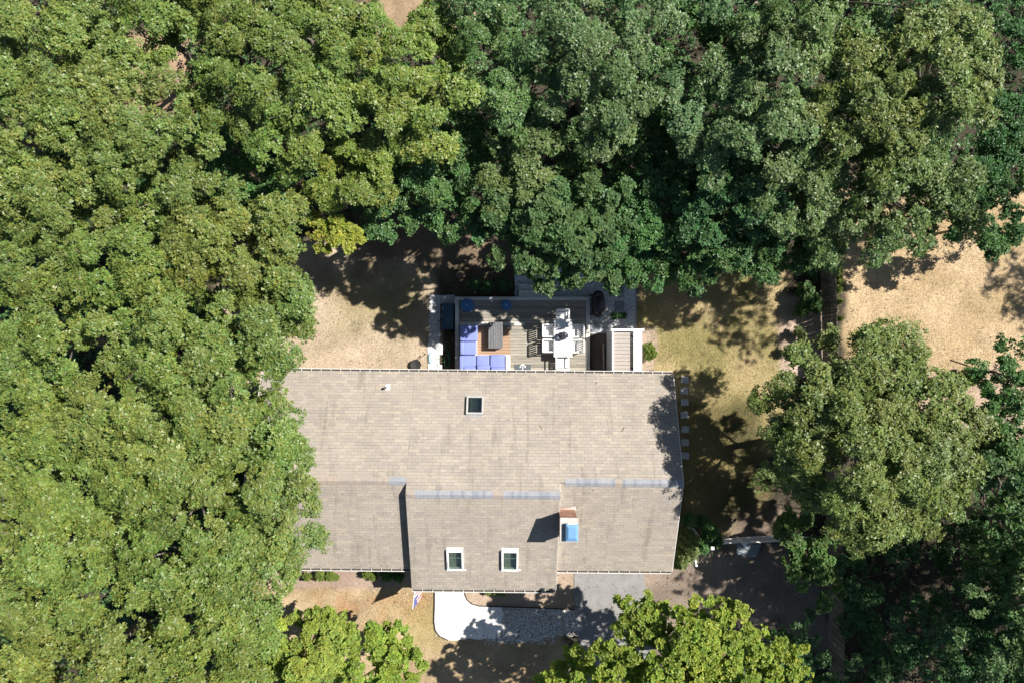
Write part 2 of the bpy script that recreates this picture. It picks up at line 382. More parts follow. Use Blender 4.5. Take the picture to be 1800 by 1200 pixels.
M_slate = pmat('blue_grey_paver', (0.20, 0.225, 0.245), rough=0.85, var=0.2, scale=5, bump=0.25)
for (px, py), lab in (((1088.5, 514), 'square blue-grey paver in the gravel patio, middle one of three beside the grill'), ((1088.5, 537.5), 'square blue-grey paver in the gravel patio, nearest the outdoor shower'), ((1088.5, 490), 'square blue-grey paver in the gravel patio at the edge of the tree')):
    x, y, _ = P(px, py); tag(MB((x, y, 0)).box((x, y, 0.02), (0.47, 0.47, 0.05)).build('paving_stone', M_slate, bevel=0.006), lab, 'paver', 'patio pavers').location = (x, y, 0.005)
M_step = pmat('pale_concrete_step', (0.33, 0.34, 0.35), rough=0.9, var=0.2, scale=4, bump=0.3)
names = ['first', 'second', 'third', 'fourth', 'fifth', 'sixth', 'seventh']
for i, py in enumerate((667, 686.5, 706.5, 729, 754, 777, 800)):
    x, y, _ = P(1203.5 + random.uniform(-.8, .8), py)
    o = MB().box((0, 0, 0.02), (0.37, 0.33, 0.05), Matrix.Rotation(random.uniform(-.08, .08), 3, 'Z')).build('stepping_stone', M_step, bevel=0.008)
    o.location = (x, y, 0.004); tag(o, f'square grey stepping stone beside the east gable, {names[i]} from the back lawn', 'stepping stone', 'stepping stones along the east gable')
M_whitestone = pmat('white_limestone', (0.74, 0.73, 0.70), rough=0.9, var=0.08, bump=0.2)
for (a, b, c, d), lab in (((771, 778, 602, 623), 'long white stone slab between gravel strip and hose'), ((771, 777, 641, 655), 'white stone slab west of the deck close to the roof edge'), ((771, 775, 585, 591), 'small white stone west of the deck below the teal box')):
    p0 = P(a, d); p1 = P(b, c); cx, cy = (p0[0] + p1[0]) / 2, (p0[1] + p1[1]) / 2
    o = MB().box((0, 0, 0.025), (p1[0] - p0[0], p1[1] - p0[1], 0.06), Matrix.Rotation(random.uniform(-.04, .04), 3, 'Z')).build('stone_slab', M_whitestone, bevel=0.01); o.location = (cx, cy, 0.005)
    tag(o, lab, 'stone')
x, y, _ = P(1046, 576)
o = MB().prism([(-.26, -.2), (.2, -.26), (.3, .2), (-.24, .3)], 0, 0.06).build('stone_slab', M_slate, bevel=0.008); o.location = (x, y, 0.008); tag(o, 'grey flagstone on the ground between deck and grill end', 'stone')
x, y, _ = P(1316, 967)
o = MB().prism([(-.62, -.22), (.35, -.3), (.6, .3), (-.55, .36)], 0, 0.05).build('stone_slab', M_slate, bevel=0.008); o.location = (x, y, 0.002); tag(o, 'blue-grey concrete slab in front of the white picket fence', 'stone')

# ------------------------------------------------------------------ the house
HC = Vector((-2.0, -6.0, 0))
house = thing('house', 'single-storey house with tan shingled gable roof and white gutters', 'house', (HC.x - 0.052, HC.y + 0.017, 0), math.radians(-0.5))
S = 0.44                                         # roof slope
XL, XR = -10.98, 7.12; CXL, CXR = -4.30, 2.03
YN, YR, YS = -1.38, -5.79, -10.01; ZR = 4.85
YCR, YCS = -6.28, -10.88; ZCR = ZR + S * (YR - YCR)
cosS = 1 / math.sqrt(1 + S * S); sinS = S * cosS
M_wall = pmat('weathered_cedar_wall', (0.36, 0.33, 0.29), rough=0.9, var=0.2, scale=3, stretch=(1, 1, 6), bump=0.2)
M_white = pmat('white_paint', (0.80, 0.80, 0.78), rough=0.5, var=0.04, scale=3)
M_gutter = pmat('aged_white_gutter', (0.60, 0.59, 0.56), rough=0.5, var=0.12, scale=5)
M_trim = pmat('faded_white_trim', (0.66, 0.64, 0.60), rough=0.6, var=0.1, scale=3)
M_deckund = pmat('roof_underlay', (0.10, 0.09, 0.08), rough=0.95)
M_metal = pmat('dull_flashing', (0.45, 0.45, 0.46), rough=0.45, metallic=0.7)
M_glass = bpy.data.materials.new('skylight_glass'); n, l, b = nodes_of(M_glass)
gl = n.new('ShaderNodeBsdfGlossy'); gl.inputs['Roughness'].default_value = 0.02; gl.inputs['Color'].default_value = (0.9, 1, 0.95, 1)
trn = n.new('ShaderNodeBsdfTransparent'); trn.inputs['Color'].default_value = (0.66, 0.72, 0.67, 1)
mx = n.new('ShaderNodeMixShader'); mx.inputs[0].default_value = 0.10; l.new(trn.outputs[0], mx.inputs[1]); l.new(gl.outputs[0], mx.inputs[2])
l.new(mx.outputs[0], n['Material Output'].inputs['Surface'])

def gable_prism(x0, x1, yn, yr, ys, zr, drop):
    zn = zr - S * (yr * -1 + yn) if False else zr - S * (yn - yr) - drop
    zs = zr - S * (yr - ys) - drop
    pr = [(yn, 0.05), (yn, zn), (yr, zr - drop), (ys, zs), (ys, 0.05)]
    vs = [(x0, y, z) for y, z in pr] + [(x1, y, z) for y, z in pr]
    return vs, [tuple(range(5)), tuple(range(9, 4, -1))] + [(i, i + 5, (i + 1) % 5 + 5, (i + 1) % 5) for i in range(5)]
w = MB(HC); w.add(*gable_prism(XL + .3, XR - .3, YN - .38, YR, YS + .38, ZR, 0.14)); w.build('wall', M_wall, house)
w = MB(HC); w.add(*gable_prism(CXL + .16, CXR - .16, YN - .6, YCR, YCS + .36, ZCR, 0.14)); w.build('wall', M_wall, house)

# --- skylights first (their holes)
def plane_pt(x, t, y_e, y_r, z_r, lift=0.0):
    """point on a roof plane: t = distance from the eave along the slope"""
    d = 1 if y_r < y_e else -1                    # north plane: y falls towards the ridge
    run = abs(y_r - y_e); L = run / cosS
    y = y_e - d * t * cosS; z = z_r - (L - t) * sinS
    return Vector((x, y, z)) + Vector((0, d * sinS, cosS)) * lift
def inv(px, py, y_e, y_r, z_r):
    """photo pixel -> (x, t) on a roof plane (house frame)"""
    d = 1 if y_r < y_e else -1; run = abs(y_r - y_e); L = run / cosS
    lo, hi = -1.0, L + 1
    for _ in range(50):
        t = (lo + hi) / 2; q = plane_pt(0, t, y_e, y_r, z_r); yy = P(px, py, q.z)[1]
        if (yy < q.y) == (d > 0): lo = t
        else: hi = t
    x, y, _ = P(px, py, q.z)
    return x, t
PN = (YN, YR, ZR); PNc = (YN, YCR, ZCR); PSl = (YS, YR, ZR); PSc = (YCS, YCR, ZCR)
def sky_rect(pl, px0, px1, pya, pyb):
    x0, ta = inv(px0, pya, *pl); x1, tb = inv(px1, pyb, *pl)
    return (x0, x1, min(ta, tb), max(ta, tb))
SK_N = sky_rect(PNc, 822, 850, 698, 729)
SK_A = sky_rect(PSc, 789, 818, 965, 999); SK_B = sky_rect(PSc, 885.5, 913.5, 965, 999)

# --- roof decks with holes, shingle tabs
roof = MB(HC)
FIELDS = []
def field(pl, x0, x1, t0, t1, holes=()):
    FIELDS.append((pl, x0, x1, t0, t1, list(holes)))
    xs = sorted({x0, x1, *[v for h in holes for v in (h[0] + .03, h[1] - .03)]}); ts = sorted({t0, t1, *[v for h in holes for v in (h[2] + .03, h[3] - .03)]})
    for i in range(len(xs) - 1):
        for j in range(len(ts) - 1):
            cx, ct = (xs[i] + xs[i + 1]) / 2, (ts[j] + ts[j + 1]) / 2
            if any(h[0] < cx < h[1] and h[2] < ct < h[3] for h in holes): continue
            q = [plane_pt(x, t, *pl) for x, t in ((xs[i], ts[j]), (xs[i + 1], ts[j]), (xs[i + 1], ts[j + 1]), (xs[i], ts[j + 1]))]
            lo = [plane_pt(x, t, *pl, lift=-0.10) for x, t in ((xs[i], ts[j]), (xs[i + 1], ts[j]), (xs[i + 1], ts[j + 1]), (xs[i], ts[j + 1]))]
            roof.add(q + lo, [(0, 1, 2, 3), (7, 6, 5, 4), (0, 4, 5, 1), (1, 5, 6, 2), (2, 6, 7, 3), (3, 7, 4, 0)])
LN = (YN - YR) / cosS; LNc = (YN - YCR) / cosS; LS = (YR - YS) / cosS; LSc = (YCR - YCS) / cosS
field(PN, XL, CXL, 0, LN); field(PNc, CXL, CXR, 0, LNc, [SK_N]); field(PN, CXR, XR, 0, LN)
field(PSl, XL, CXL + .1, 0, LS); field(PSl, CXR - .1, XR, 0, LS); field(PSc, CXL, CXR, 0, LSc, [SK_A, SK_B])
roof_o = roof.build('roof', M_deckund, house)
# cheeks of the raised middle roof
for x, sgn in ((CXL, -1), (CXR, 1)):
    top = [(YR + .0, ZR), (YCR, ZCR), (YCS, ZCR - S * (YCR - YCS))]; zb = lambda y: ZR - S * (YR - y)
    vs = []
    for xx in (x - .012 if sgn < 0 else x - .01, x + .01 if sgn < 0 else x + .012):
        vs += [(xx, YR + .03, ZR - .05), (xx, YCR, ZCR - .01), (xx, YCS + .02, top[2][1] - .01), (xx, YCS + .02, top[2][1] - .16), (xx, YS, zb(YS) - .03), (xx, YR, ZR - .08)]
    MB(HC).add(vs, [tuple(range(6)), tuple(range(11, 5, -1))] + [(i, i + 6, (i + 1) % 6 + 6, (i + 1) % 6) for i in range(6)]).build('rake_board', M_trim, house)
for x, sg in ((XR, 1), (XL, -1)):
    for pl, LL in ((PN, LN), (PSl, LS)):
        a = plane_pt(x + sg * .012, 0, *pl, lift=-.06); bq = plane_pt(x + sg * .012, LL, *pl, lift=-.06)
        MB(HC).beam(a, bq, 0.022, 0.13).build('rake_board', M_trim, house)

def shingle_extra(n, l, g, col):
    # long dark weather streaks down the slope and a few lichen-pale blotches
    mp = n.new('ShaderNodeMapping'); mp.inputs['Scale'].default_value = (2.6, 0.42, 0.42); l.new(g.outputs['Position'], mp.inputs['Vector'])
    nz = n.new('ShaderNodeTexNoise'); nz.inputs['Scale'].default_value = 1.0; nz.inputs['Detail'].default_value = 5; nz.inputs['Roughness'].default_value = .6
    l.new(mp.outputs[0], nz.inputs['Vector'])
    mr = n.new('ShaderNodeMapRange'); mr.inputs[1].default_value = .54; mr.inputs[2].default_value = .72; mr.inputs[3].default_value = 1.02; mr.inputs[4].default_value = .74
    l.new(nz.outputs['Fac'], mr.inputs[0])
    n3 = n.new('ShaderNodeTexNoise'); n3.inputs['Scale'].default_value = .45; n3.inputs['Detail'].default_value = 3; l.new(g.outputs['Position'], n3.inputs['Vector'])
    m3 = n.new('ShaderNodeMapRange'); m3.inputs[1].default_value = .35; m3.inputs[2].default_value = .65; m3.inputs[3].default_value = .95; m3.inputs[4].default_value = 1.04
    l.new(n3.outputs['Fac'], m3.inputs[0])
    a = n.new('ShaderNodeMath'); a.operation = 'MULTIPLY'; l.new(mr.outputs[0], a.inputs[0]); l.new(m3.outputs[0], a.inputs[1])
    s = n.new('ShaderNodeVectorMath'); s.operation = 'SCALE'; l.new(col, s.inputs[0]); l.new(a.outputs[0], s.inputs['Scale'])
    return s.outputs[0]
M_shingle = attr_material('tan_asphalt_shingle', 'tab_colour', rough=0.95, nscale=55, nvar=0.10, bump=0.25, bscale=160, spec=0.1, extra=shingle_extra)
TABS = [(0.304, 0.268, 0.226), (0.294, 0.260, 0.222), (0.282, 0.252, 0.218), (0.318, 0.279, 0.230), (0.270, 0.241, 0.212), (0.299, 0.264, 0.223), (0.288, 0.255, 0.218)]
EXPO, TABW = 0.139, 0.305
tabs = []                                                  # (matrix-defining: pl, x0, x1, t)
for pl, x0, x1, t0, t1, holes in FIELDS:
    nrow = int((t1 - t0) / EXPO) + 1
    for r in range(nrow):
        t = t0 + r * EXPO
        if t > t1 - 0.03: break
        x = x0 - TABW * ((r * 0.5) % 1) - random.choice((0, .02, .05))
        while x < x1:
            a, b2 = max(x, x0), min(x + TABW, x1)
            if b2 - a > 0.02:
                te = min(t + EXPO, t1)
                seg = [(a, b2)]
                for h in holes:
                    if t < h[3] - .04 and te > h[2] + .04:
                        seg = [(u, min(v, h[0] + .01)) for u, v in seg if u < h[0] - .01] + [(max(u, h[1] - .01), v) for u, v in seg if v > h[1] + .01]
                for u, v in seg: tabs.append((pl, u, v, t, te))
            x += TABW
def tab_verts(pl, a, b2, t, te):
    g = 0.0028; j = random.uniform(-.003, .003); th = random.uniform(.013, .02)
    A, B = (a + g, b2 - g)
    top = [plane_pt(A, t - .012 + j, *pl, lift=th), plane_pt(B, t - .012 + j, *pl, lift=th), plane_pt(B, te + .01, *pl, lift=.005), plane_pt(A, te + .01, *pl, lift=.005)]
    bot = [plane_pt(A, t - .012 + j, *pl, lift=.001), plane_pt(B, t - .012 + j, *pl, lift=.001)]
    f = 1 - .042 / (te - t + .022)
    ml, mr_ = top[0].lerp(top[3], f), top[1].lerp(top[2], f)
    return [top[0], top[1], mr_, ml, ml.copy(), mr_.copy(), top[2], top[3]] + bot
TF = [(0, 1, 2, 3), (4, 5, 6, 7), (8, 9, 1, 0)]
COURSE_SHADE = np.array([1, 1, 1, 1, .70, .70, .62, .62, .6, .6])  # upper strip and butt edge darkened to paint the course shadow lines
def pick_col(x, t):
    k = RNG.random(); c = np.array(TABS[RNG.integers(0, len(TABS))]); return c * (0.94 + .12 * k)
order = sorted(range(len(tabs)), key=lambda i: -plane_pt(0, tabs[i][3], *tabs[i][0]).z)
order = [i for i in order if tabs[i][2] - tabs[i][1] > .29 and tabs[i][4] - tabs[i][3] > .13]
single = set(order[:300])
V = []; Fq = []; Cc = []
for i, tb in enumerate(tabs):
    if i in single: continue
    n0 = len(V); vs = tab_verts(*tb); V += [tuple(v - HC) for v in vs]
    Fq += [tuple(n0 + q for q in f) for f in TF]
    c = pick_col(tb[1], tb[3]); dk = RNG.uniform(.85, 1.25); Cc += [c * min(1, d if d == 1 else d * dk) for d in COURSE_SHADE]
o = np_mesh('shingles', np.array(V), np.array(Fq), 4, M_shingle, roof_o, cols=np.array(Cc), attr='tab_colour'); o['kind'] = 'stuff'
# the 300 that stand nearest the camera are single pieces (shared meshes)
variants = {}
def tab_mesh(key, north):
    if (key, north) in variants: return variants[(key, north)]
    pl = PNc if north else PSc
    o0 = plane_pt(0, 1, *pl); vs = [v - o0 for v in tab_verts(pl, 0, TABW, 1, 1 + EXPO)]
    me = bpy.data.meshes.new('shingle'); me.from_pydata([tuple(v) for v in vs], [], TF); me.update()
    a = me.color_attributes.new('tab_colour', 'FLOAT_COLOR', 'POINT')
    c = pick_col(0, 0)
    for d, q in zip(a.data, COURSE_SHADE): d.color = (*(c * q), 1)
    me.materials.append(M_shingle); variants[(key, north)] = me
    return me
for i in sorted(single):
    pl, a, b2, t, te = tabs[i]; north = pl[1] < pl[0]
    ob = bpy.data.objects.new('shingle', tab_mesh(random.randrange(9), north)); COL.objects.link(ob); ob.parent = roof_o
    ob.location = plane_pt(a, t, *pl) - HC; ob.scale.x = (b2 - a) / TABW

# ridge caps: single folded pieces
M_cap = [pmat('blue_grey_ridge_cap_a', (0.25, 0.262, 0.285), rough=.85, var=.12, scale=9, bump=.2), pmat('blue_grey_ridge_cap_b', (0.215, 0.226, 0.255), rough=.85, var=.12, scale=9, bump=.2), pmat('blue_grey_ridge_cap_c', (0.265, 0.272, 0.288), rough=.85, var=.12, scale=9, bump=.2)]
M_capt = [pmat('tan_ridge_cap_a', (0.31, 0.26, 0.215), rough=.9, var=.12, scale=9, bump=.2), pmat('tan_ridge_cap_b', (0.28, 0.245, 0.215), rough=.9, var=.12, scale=9, bump=.2)]
capm = {}
def cap_mesh(m):
    if m.name in capm: return capm[m.name]
    L = .175; w = .16; vs = []
    for x, dz in ((0, .006), (L, .024)):
        vs += [(x, w, -S * w + dz), (x, 0, dz + .012), (x, -w, -S * w + dz)]
    vs += [(L, w, -S * w), (L, -w, -S * w)]
    me = bpy.data.meshes.new('ridge_cap'); me.from_pydata(vs, [], [(0, 3, 4, 1), (1, 4, 5, 2), (3, 6, 7, 5, 4)]); me.update(); me.materials.append(m); capm[m.name] = me
    return me
def caps(x0, x1, y, z, tan_until=None, skip=()):
    k = int((x1 - x0) / .145)
    for i in range(k):
        x = x0 + i * (x1 - x0) / k
        m = random.choice(M_capt) if (tan_until is not None and x < tan_until) or i in skip else random.choice(M_cap)
        ob = bpy.data.objects.new('ridge_cap', cap_mesh(m)); COL.objects.link(ob); ob.parent = roof_o; ob.location = Vector((x, y, z + .012)) - HC
caps(XL + .05, CXL - .03, YR, ZR, tan_until=-5.1); caps(CXR + .2, XR - .05, YR, ZR, skip=(14, 15)); caps(CXL + .05, CXR - .02, YCR, ZCR, skip=(0, 1, 24, 25, 26))

# gutters with hangers
def gutter(x0, x1, y, z, d):
    w_, h_ = .115, .10; t = .008; y0 = y + d * .012; y1 = y0 + d * w_
    g = MB(HC)
    g.b6(x0, x1, min(y0, y1), max(y0, y1), z - h_, z - h_ + t)
    g.b6(x0, x1, min(y0, y0 + d * t), max(y0, y0 + d * t), z - h_ + t, z - .01)
    g.b6(x0, x1, min(y1, y1 - d * t), max(y1, y1 - d * t), z - h_ + t, z - .012)
    g.b6(x0, x1, min(y1 - d * .02, y1 + d * .004), max(y1 - d * .02, y1 + d * .004), z - .012, z)
    for xx in (x0, x1 - t): g.b6(xx, xx + t, min(y0, y1), max(y0, y1), z - h_ + t, z - .012)
    go = g.build('gutter', M_gutter, house)
    dz = MB(HC).b6(x0 + .01, x1 - .01, min(y0 + d * .01, y1 - d * .01), max(y0 + d * .01, y1 - d * .01), z - h_ + t, z - .07).build('gutter_bed', pmat('gutter_bed', (0.06, 0.05, 0.04), rough=.95), go)  # dark layer along the gutter floor
    k = int((x1 - x0) / .425)
    h0 = None
    for i in range(1, k):
        x = x0 + i * (x1 - x0) / k
        if h0 is None:
            h0 = MB().box((0, 0, 0), (.02, w_ + .05, .014)).build('hanger', M_gutter, go)
            ob = h0
        else:
            ob = bpy.data.objects.new('hanger', h0.data); COL.objects.link(ob); ob.parent = go
        ob.location = Vector((x, (y0 + y1) / 2 - d * .02, z - .002)) - HC
zN = plane_pt(0, 0, *PN).z; zS = plane_pt(0, 0, *PSl).z; zC = plane_pt(0, 0, *PSc).z
gutter(XL, XR - .05, YN, zN, 1); gutter(XL, CXL - .02, YS, zS, -1); gutter(CXR + .02, XR - .05, YS, zS, -1); gutter(CXL + .02, CXR - .03, YCS, zC, -1)

# skylights: curb, frame pieces, pane, light shaft
M_sframe = pmat('skylight_frame_bronze', (0.36, 0.35, 0.33), rough=.5, var=.08)
M_shaft = pmat('skylight_shaft_plaster', (0.10, 0.16, 0.13), rough=.9, var=.1)
M_shaft2 = pmat('skylight_shaft_pale', (0.42, 0.40, 0.34), rough=.9, var=.08)
def skylight(rect, pl, mat, kind):
    x0, x1, t0, t1 = rect; cx, ct = (x0 + x1) / 2, (t0 + t1) / 2
    d = 1 if pl[1] < pl[0] else -1
    rot = Matrix(((1, 0, 0), (0, -d * cosS, d * sinS), (0, sinS, cosS))).transposed() if False else Matrix([[1, 0, 0], [0, -d * cosS, d * sinS], [0, sinS, cosS]])
    # columns: local x, local t (up the slope), local normal
    up = (plane_pt(0, 1, *pl) - plane_pt(0, 0, *pl)).normalized(); nn = (plane_pt(0, 0, *pl, lift=1) - plane_pt(0, 0, *pl)).normalized()
    R3 = Matrix((Vector((1, 0, 0)), up, nn)).transposed()
    o = plane_pt(cx, ct, *pl)
    w_, h_ = x1 - x0, t1 - t0; fw = .062
    root = thing('tmp', None, None, (0, 0, 0)); bpy.data.objects.remove(root)
    curb = MB(HC)
    def bx(mb, lx, lt, ln, sx, st, sn): mb.box(o + R3 @ Vector((lx, lt, ln)), (sx, st, sn), R3); return mb
    bx(curb, 0, h_ / 2 - fw / 2, .05, w_, fw, .14); bx(curb, 0, -h_ / 2 + fw / 2, .05, w_, fw, .14)
    bx(curb, w_ / 2 - fw / 2, 0, .05, fw, h_ - 2 * fw - .002, .14); bx(curb, -w_ / 2 + fw / 2, 0, .05, fw, h_ - 2 * fw - .002, .14)
    sk = curb.build('skylight', mat, house)
    f = MB(HC); top = .128
    bx(f, 0, h_ / 2 - fw / 2 + .01, top, w_ + .03, fw + .02, .03); bx(f, 0, -h_ / 2 + fw * .3, top, w_ + .03, fw * .6, .03)
    bx(f, w_ / 2 - fw / 2 + .012, 0, top + .002, fw, h_ - .12, .03); bx(f, -w_ / 2 + fw / 2 - .012, 0, top + .002, fw, h_ - .12, .03)
    f.build('frame', mat, sk)
    p = MB(HC); bx(p, 0, 0, .112, w_ - 2 * fw + .01, h_ - 2 * fw + .01, .008); p.build('pane', M_glass, sk)
    s = MB(HC); dep = .42
    for sx in (-1, 1): bx(s, sx * (w_ / 2 - .035), 0, -dep / 2 - .025, .012, h_ - .06, dep)
    for sy in (-1, 1): bx(s, 0, sy * (h_ / 2 - .036), -dep / 2 - .025, w_ - .082, .012, dep)
    s.build('light_shaft', M_shaft if kind == 'n' else M_shaft2, sk)
    s = MB(HC); bx(s, 0, 0, -dep - .02, w_ - .05, h_ - .05, .01); s.build('shaft_floor', M_shaft if kind == 'n' else pmat('room_floor_green_grey', (0.24, 0.25, 0.21), rough=.7, var=.1), sk)
    fl = MB(HC); bx(fl, 0, -h_ / 2 - .05, .02, w_ + .26, .05, .016)
    fl.build('flashing', M_white if kind == 's' else M_metal, sk)
    fl = MB(HC); bx(fl, 0, h_ / 2 + .05, .021, w_ + .05, .08, .02); fl.build('flashing', M_white if kind == 's' else M_metal, sk)
    if kind == 's':
        b_ = MB(HC); bx(b_, 0, h_ * .12, .095, w_ - 2 * fw + .004, .02, .015); b_.build('glazing_bar', M_white, sk)
        b_ = MB(HC); bx(b_, -w_ / 2 + fw / 2 - .01, -h_ * .22, top + .02, .016, h_ * .4, .012); b_.build('side_strip', M_edge, sk)  # narrow black strip along the lower west side of the frame
skylight(SK_N, PNc, M_sframe, 'n'); skylight(SK_A, PSc, M_white, 's'); skylight(SK_B, PSc, M_white, 's')

# chimney: brick shaft, crown, metal cap
cx0, cx1 = 2.0, 2.68; cyN, cyS = -7.02, -7.93; ctop = 5.72
zb = ZR - S * (YR - cyS) - .1
M_brick = attr_material('old_red_brick', 'tab_colour', rough=.9, nscale=30, nvar=.2, bump=.4, bscale=80)
M_mortar = pmat('mortar', (0.40, 0.36, 0.32), rough=.95, bump=.2)
ch = MB(HC).b6(cx0 + .012, cx1 - .012, cyS + .012, cyN - .012, zb, ctop).build('chimney', M_mortar, house)
V = []; Fq = []; Cc = []
def add_brick(a, b_):
    n0 = len(V); (x0, y0, z0), (x1, y1, z1) = a, b_
    V.extend([tuple(Vector(v) - HC) for v in [(x, y, z) for z in (z0, z1) for y in (y0, y1) for x in (x0, x1)]])
    Fq.extend([tuple(n0 + i for i in f) for f in [(0, 2, 3, 1), (4, 5, 7, 6), (0, 1, 5, 4), (2, 6, 7, 3), (0, 4, 6, 2), (1, 3, 7, 5)]])
    c = np.array((0.33, 0.185, 0.13)) * RNG.uniform(.75, 1.25); Cc.extend([c] * 8)
z = zb + .05; r = 0
while z + .057 < ctop:
    for side in range(4):
        a, e = (cx0, cx1) if side < 2 else (cyS + .1, cyN - .1)
        q = a - (0.105 if r % 2 else 0)
        while q < e:
            u, v_ = max(q, a), min(q + .2, e)
            if v_ - u > .03:
                jt = RNG.uniform(-.002, .003)
                if side == 0: add_brick((u, cyN - .1, z), (v_, cyN + jt, z + .057))
                elif side == 1: add_brick((u, cyS - jt, z), (v_, cyS + .1, z + .057))
                elif side == 2: add_brick((cx0 - jt, u, z), (cx0 + .1, v_, z + .057))
                else: add_brick((cx1 - .1, u, z), (cx1 + jt, v_, z + .057))
            q += .21
    z += .068; r += 1
o = np_mesh('bricks', np.array(V), np.array(Fq), 4, M_brick, ch, cols=np.array(Cc), attr='tab_colour'); o['kind'] = 'stuff'
MB(HC).b6(cx0 - .03, cx1 + .03, cyS - .03, cyN + .03, ctop, ctop + .09).build('crown', pmat('chimney_crown_concrete', (0.40, 0.37, 0.34), rough=.9, bump=.2), ch, bevel=.015)
M_capm = pmat('metal_cap_sky_reflection', (0.14, 0.29, 0.47), rough=.38, var=.1, scale=3, metallic=0.15, spec=.5)  # reflected sky painted into the cap as a blue base colour
c = MB(HC); a = (cx0 + .19, cx1 - .0, cyS + .06, cyN - .16); z0 = ctop + .30
c.add([(a[0], a[2], z0), (a[1], a[2], z0), (a[1], a[3], z0), (a[0], a[3], z0), (a[0] + .1, a[2] + .14, z0 + .07), (a[1] - .1, a[2] + .14, z0 + .07), (a[1] - .1, a[3] - .14, z0 + .07), (a[0] + .1, a[3] - .14, z0 + .07)] +
      [(a[0], a[2], z0 - .02), (a[1], a[2], z0 - .02), (a[1], a[3], z0 - .02), (a[0], a[3], z0 - .02)],
      [(0, 1, 5, 4), (1, 2, 6, 5), (2, 3, 7, 6), (3, 0, 4, 7), (4, 5, 6, 7), (11, 10, 9, 8), (0, 8, 9, 1), (1, 9, 10, 2), (2, 10, 11, 3), (3, 11, 8, 0)])
cp = c.build('cap', M_capm, ch)
MB(HC).b6(a[0] + .05, a[1] - .05, a[2] + .05, a[3] - .05, ctop + .09, z0 - .02).build('spark_screen', pmat('dark_screen', (.05, .05, .05), rough=.6), cp)
MB(HC).b6(a[0] + .08, a[1] - .08, a[3] - .01, a[3] + .03, z0 - .01, z0 + .015).build('cap_lip', M_white, cp)
MB(HC).add([(cx0 - .05, cyN - .05, ZR - S * (YR - cyN) + .03), (cx1 + .06, cyN - .05, ZR - S * (YR - cyN) + .03), (cx1 + .06, cyN + .16, ZR - S * (YR - cyN - .16) + .03), (cx0 + .1, cyN + .16, ZR - S * (YR - cyN - .16) + .2), ], [(0, 1, 2), (0, 2, 3)]).build('flashing', pmat('pink_grey_flashing', (.5, .42, .37), rough=.6, metallic=.1), ch)
# vent pipe
vx, vt = inv(681, 682, *PN); o = plane_pt(vx, vt, *PN)
vp = MB(HC).tube([o, o + Vector((0, 0, .33))], .05, 12, cap=False).build('vent_pipe', M_white, house)
MB(HC).add([plane_pt(vx + a, vt + b_, *PN, lift=.022) for a, b_ in ((-.06, -.14), (.13, -.14), (.13, .12), (-.06, .12))], [(0, 1, 2, 3)]).build('flashing', M_white, vp)
MB(HC).tube([o + Vector((0, 0, .2)), o + Vector((0, 0, .31))], .04, 12).build('pipe_bore', M_edge, vp)
# windows and doors in the walls, under the eaves
M_pane = pmat('window_glass_dark', (.03, .04, .05), rough=.08, spec=.8, var=.05)
def window(x, y, z, w_, h_, d, name='window'):
    yy = y + d * .02
    f = MB(HC)
    f.b6(x - w_ / 2 - .07, x + w_ / 2 + .07, yy - .03, yy + .03, z + h_ / 2, z + h_ / 2 + .08); f.b6(x - w_ / 2 - .07, x + w_ / 2 + .07, yy - .03, yy + .03, z - h_ / 2 - .08, z - h_ / 2)
    f.b6(x - w_ / 2 - .07, x - w_ / 2, yy - .03, yy + .03, z - h_ / 2, z + h_ / 2); f.b6(x + w_ / 2, x + w_ / 2 + .07, yy - .03, yy + .03, z - h_ / 2, z + h_ / 2)
    o = f.build(name, M_white, house); MB(HC).b6(x - w_ / 2, x + w_ / 2, yy - .01, yy + .01, z - h_ / 2, z + h_ / 2).build('pane', M_pane, o)
yn = YN - .38
for x in (-9, -6.5, -4.2, 5.6): window(x, yn, 1.6, 1.0, 1.1, 1)
window(-.8, yn, 1.6, 1.7, 2.0, 1, 'sliding_door')
for x in (-9, -6.3, ): window(x, YS + .38, 1.6, 1.1, 1.2, -1)
window(-3, YCS + .36, 1.6, 1.1, 1.2, -1); window(1.2, YCS + .36, 1.6, 1.0, 1.2, -1)
window(-1.4, YCS + .36, 1.15, .92, 2.05, -1, 'front_door'); window(4.6, YS + .38, 1.2, 2.6, 2.1, -1, 'garage_door')

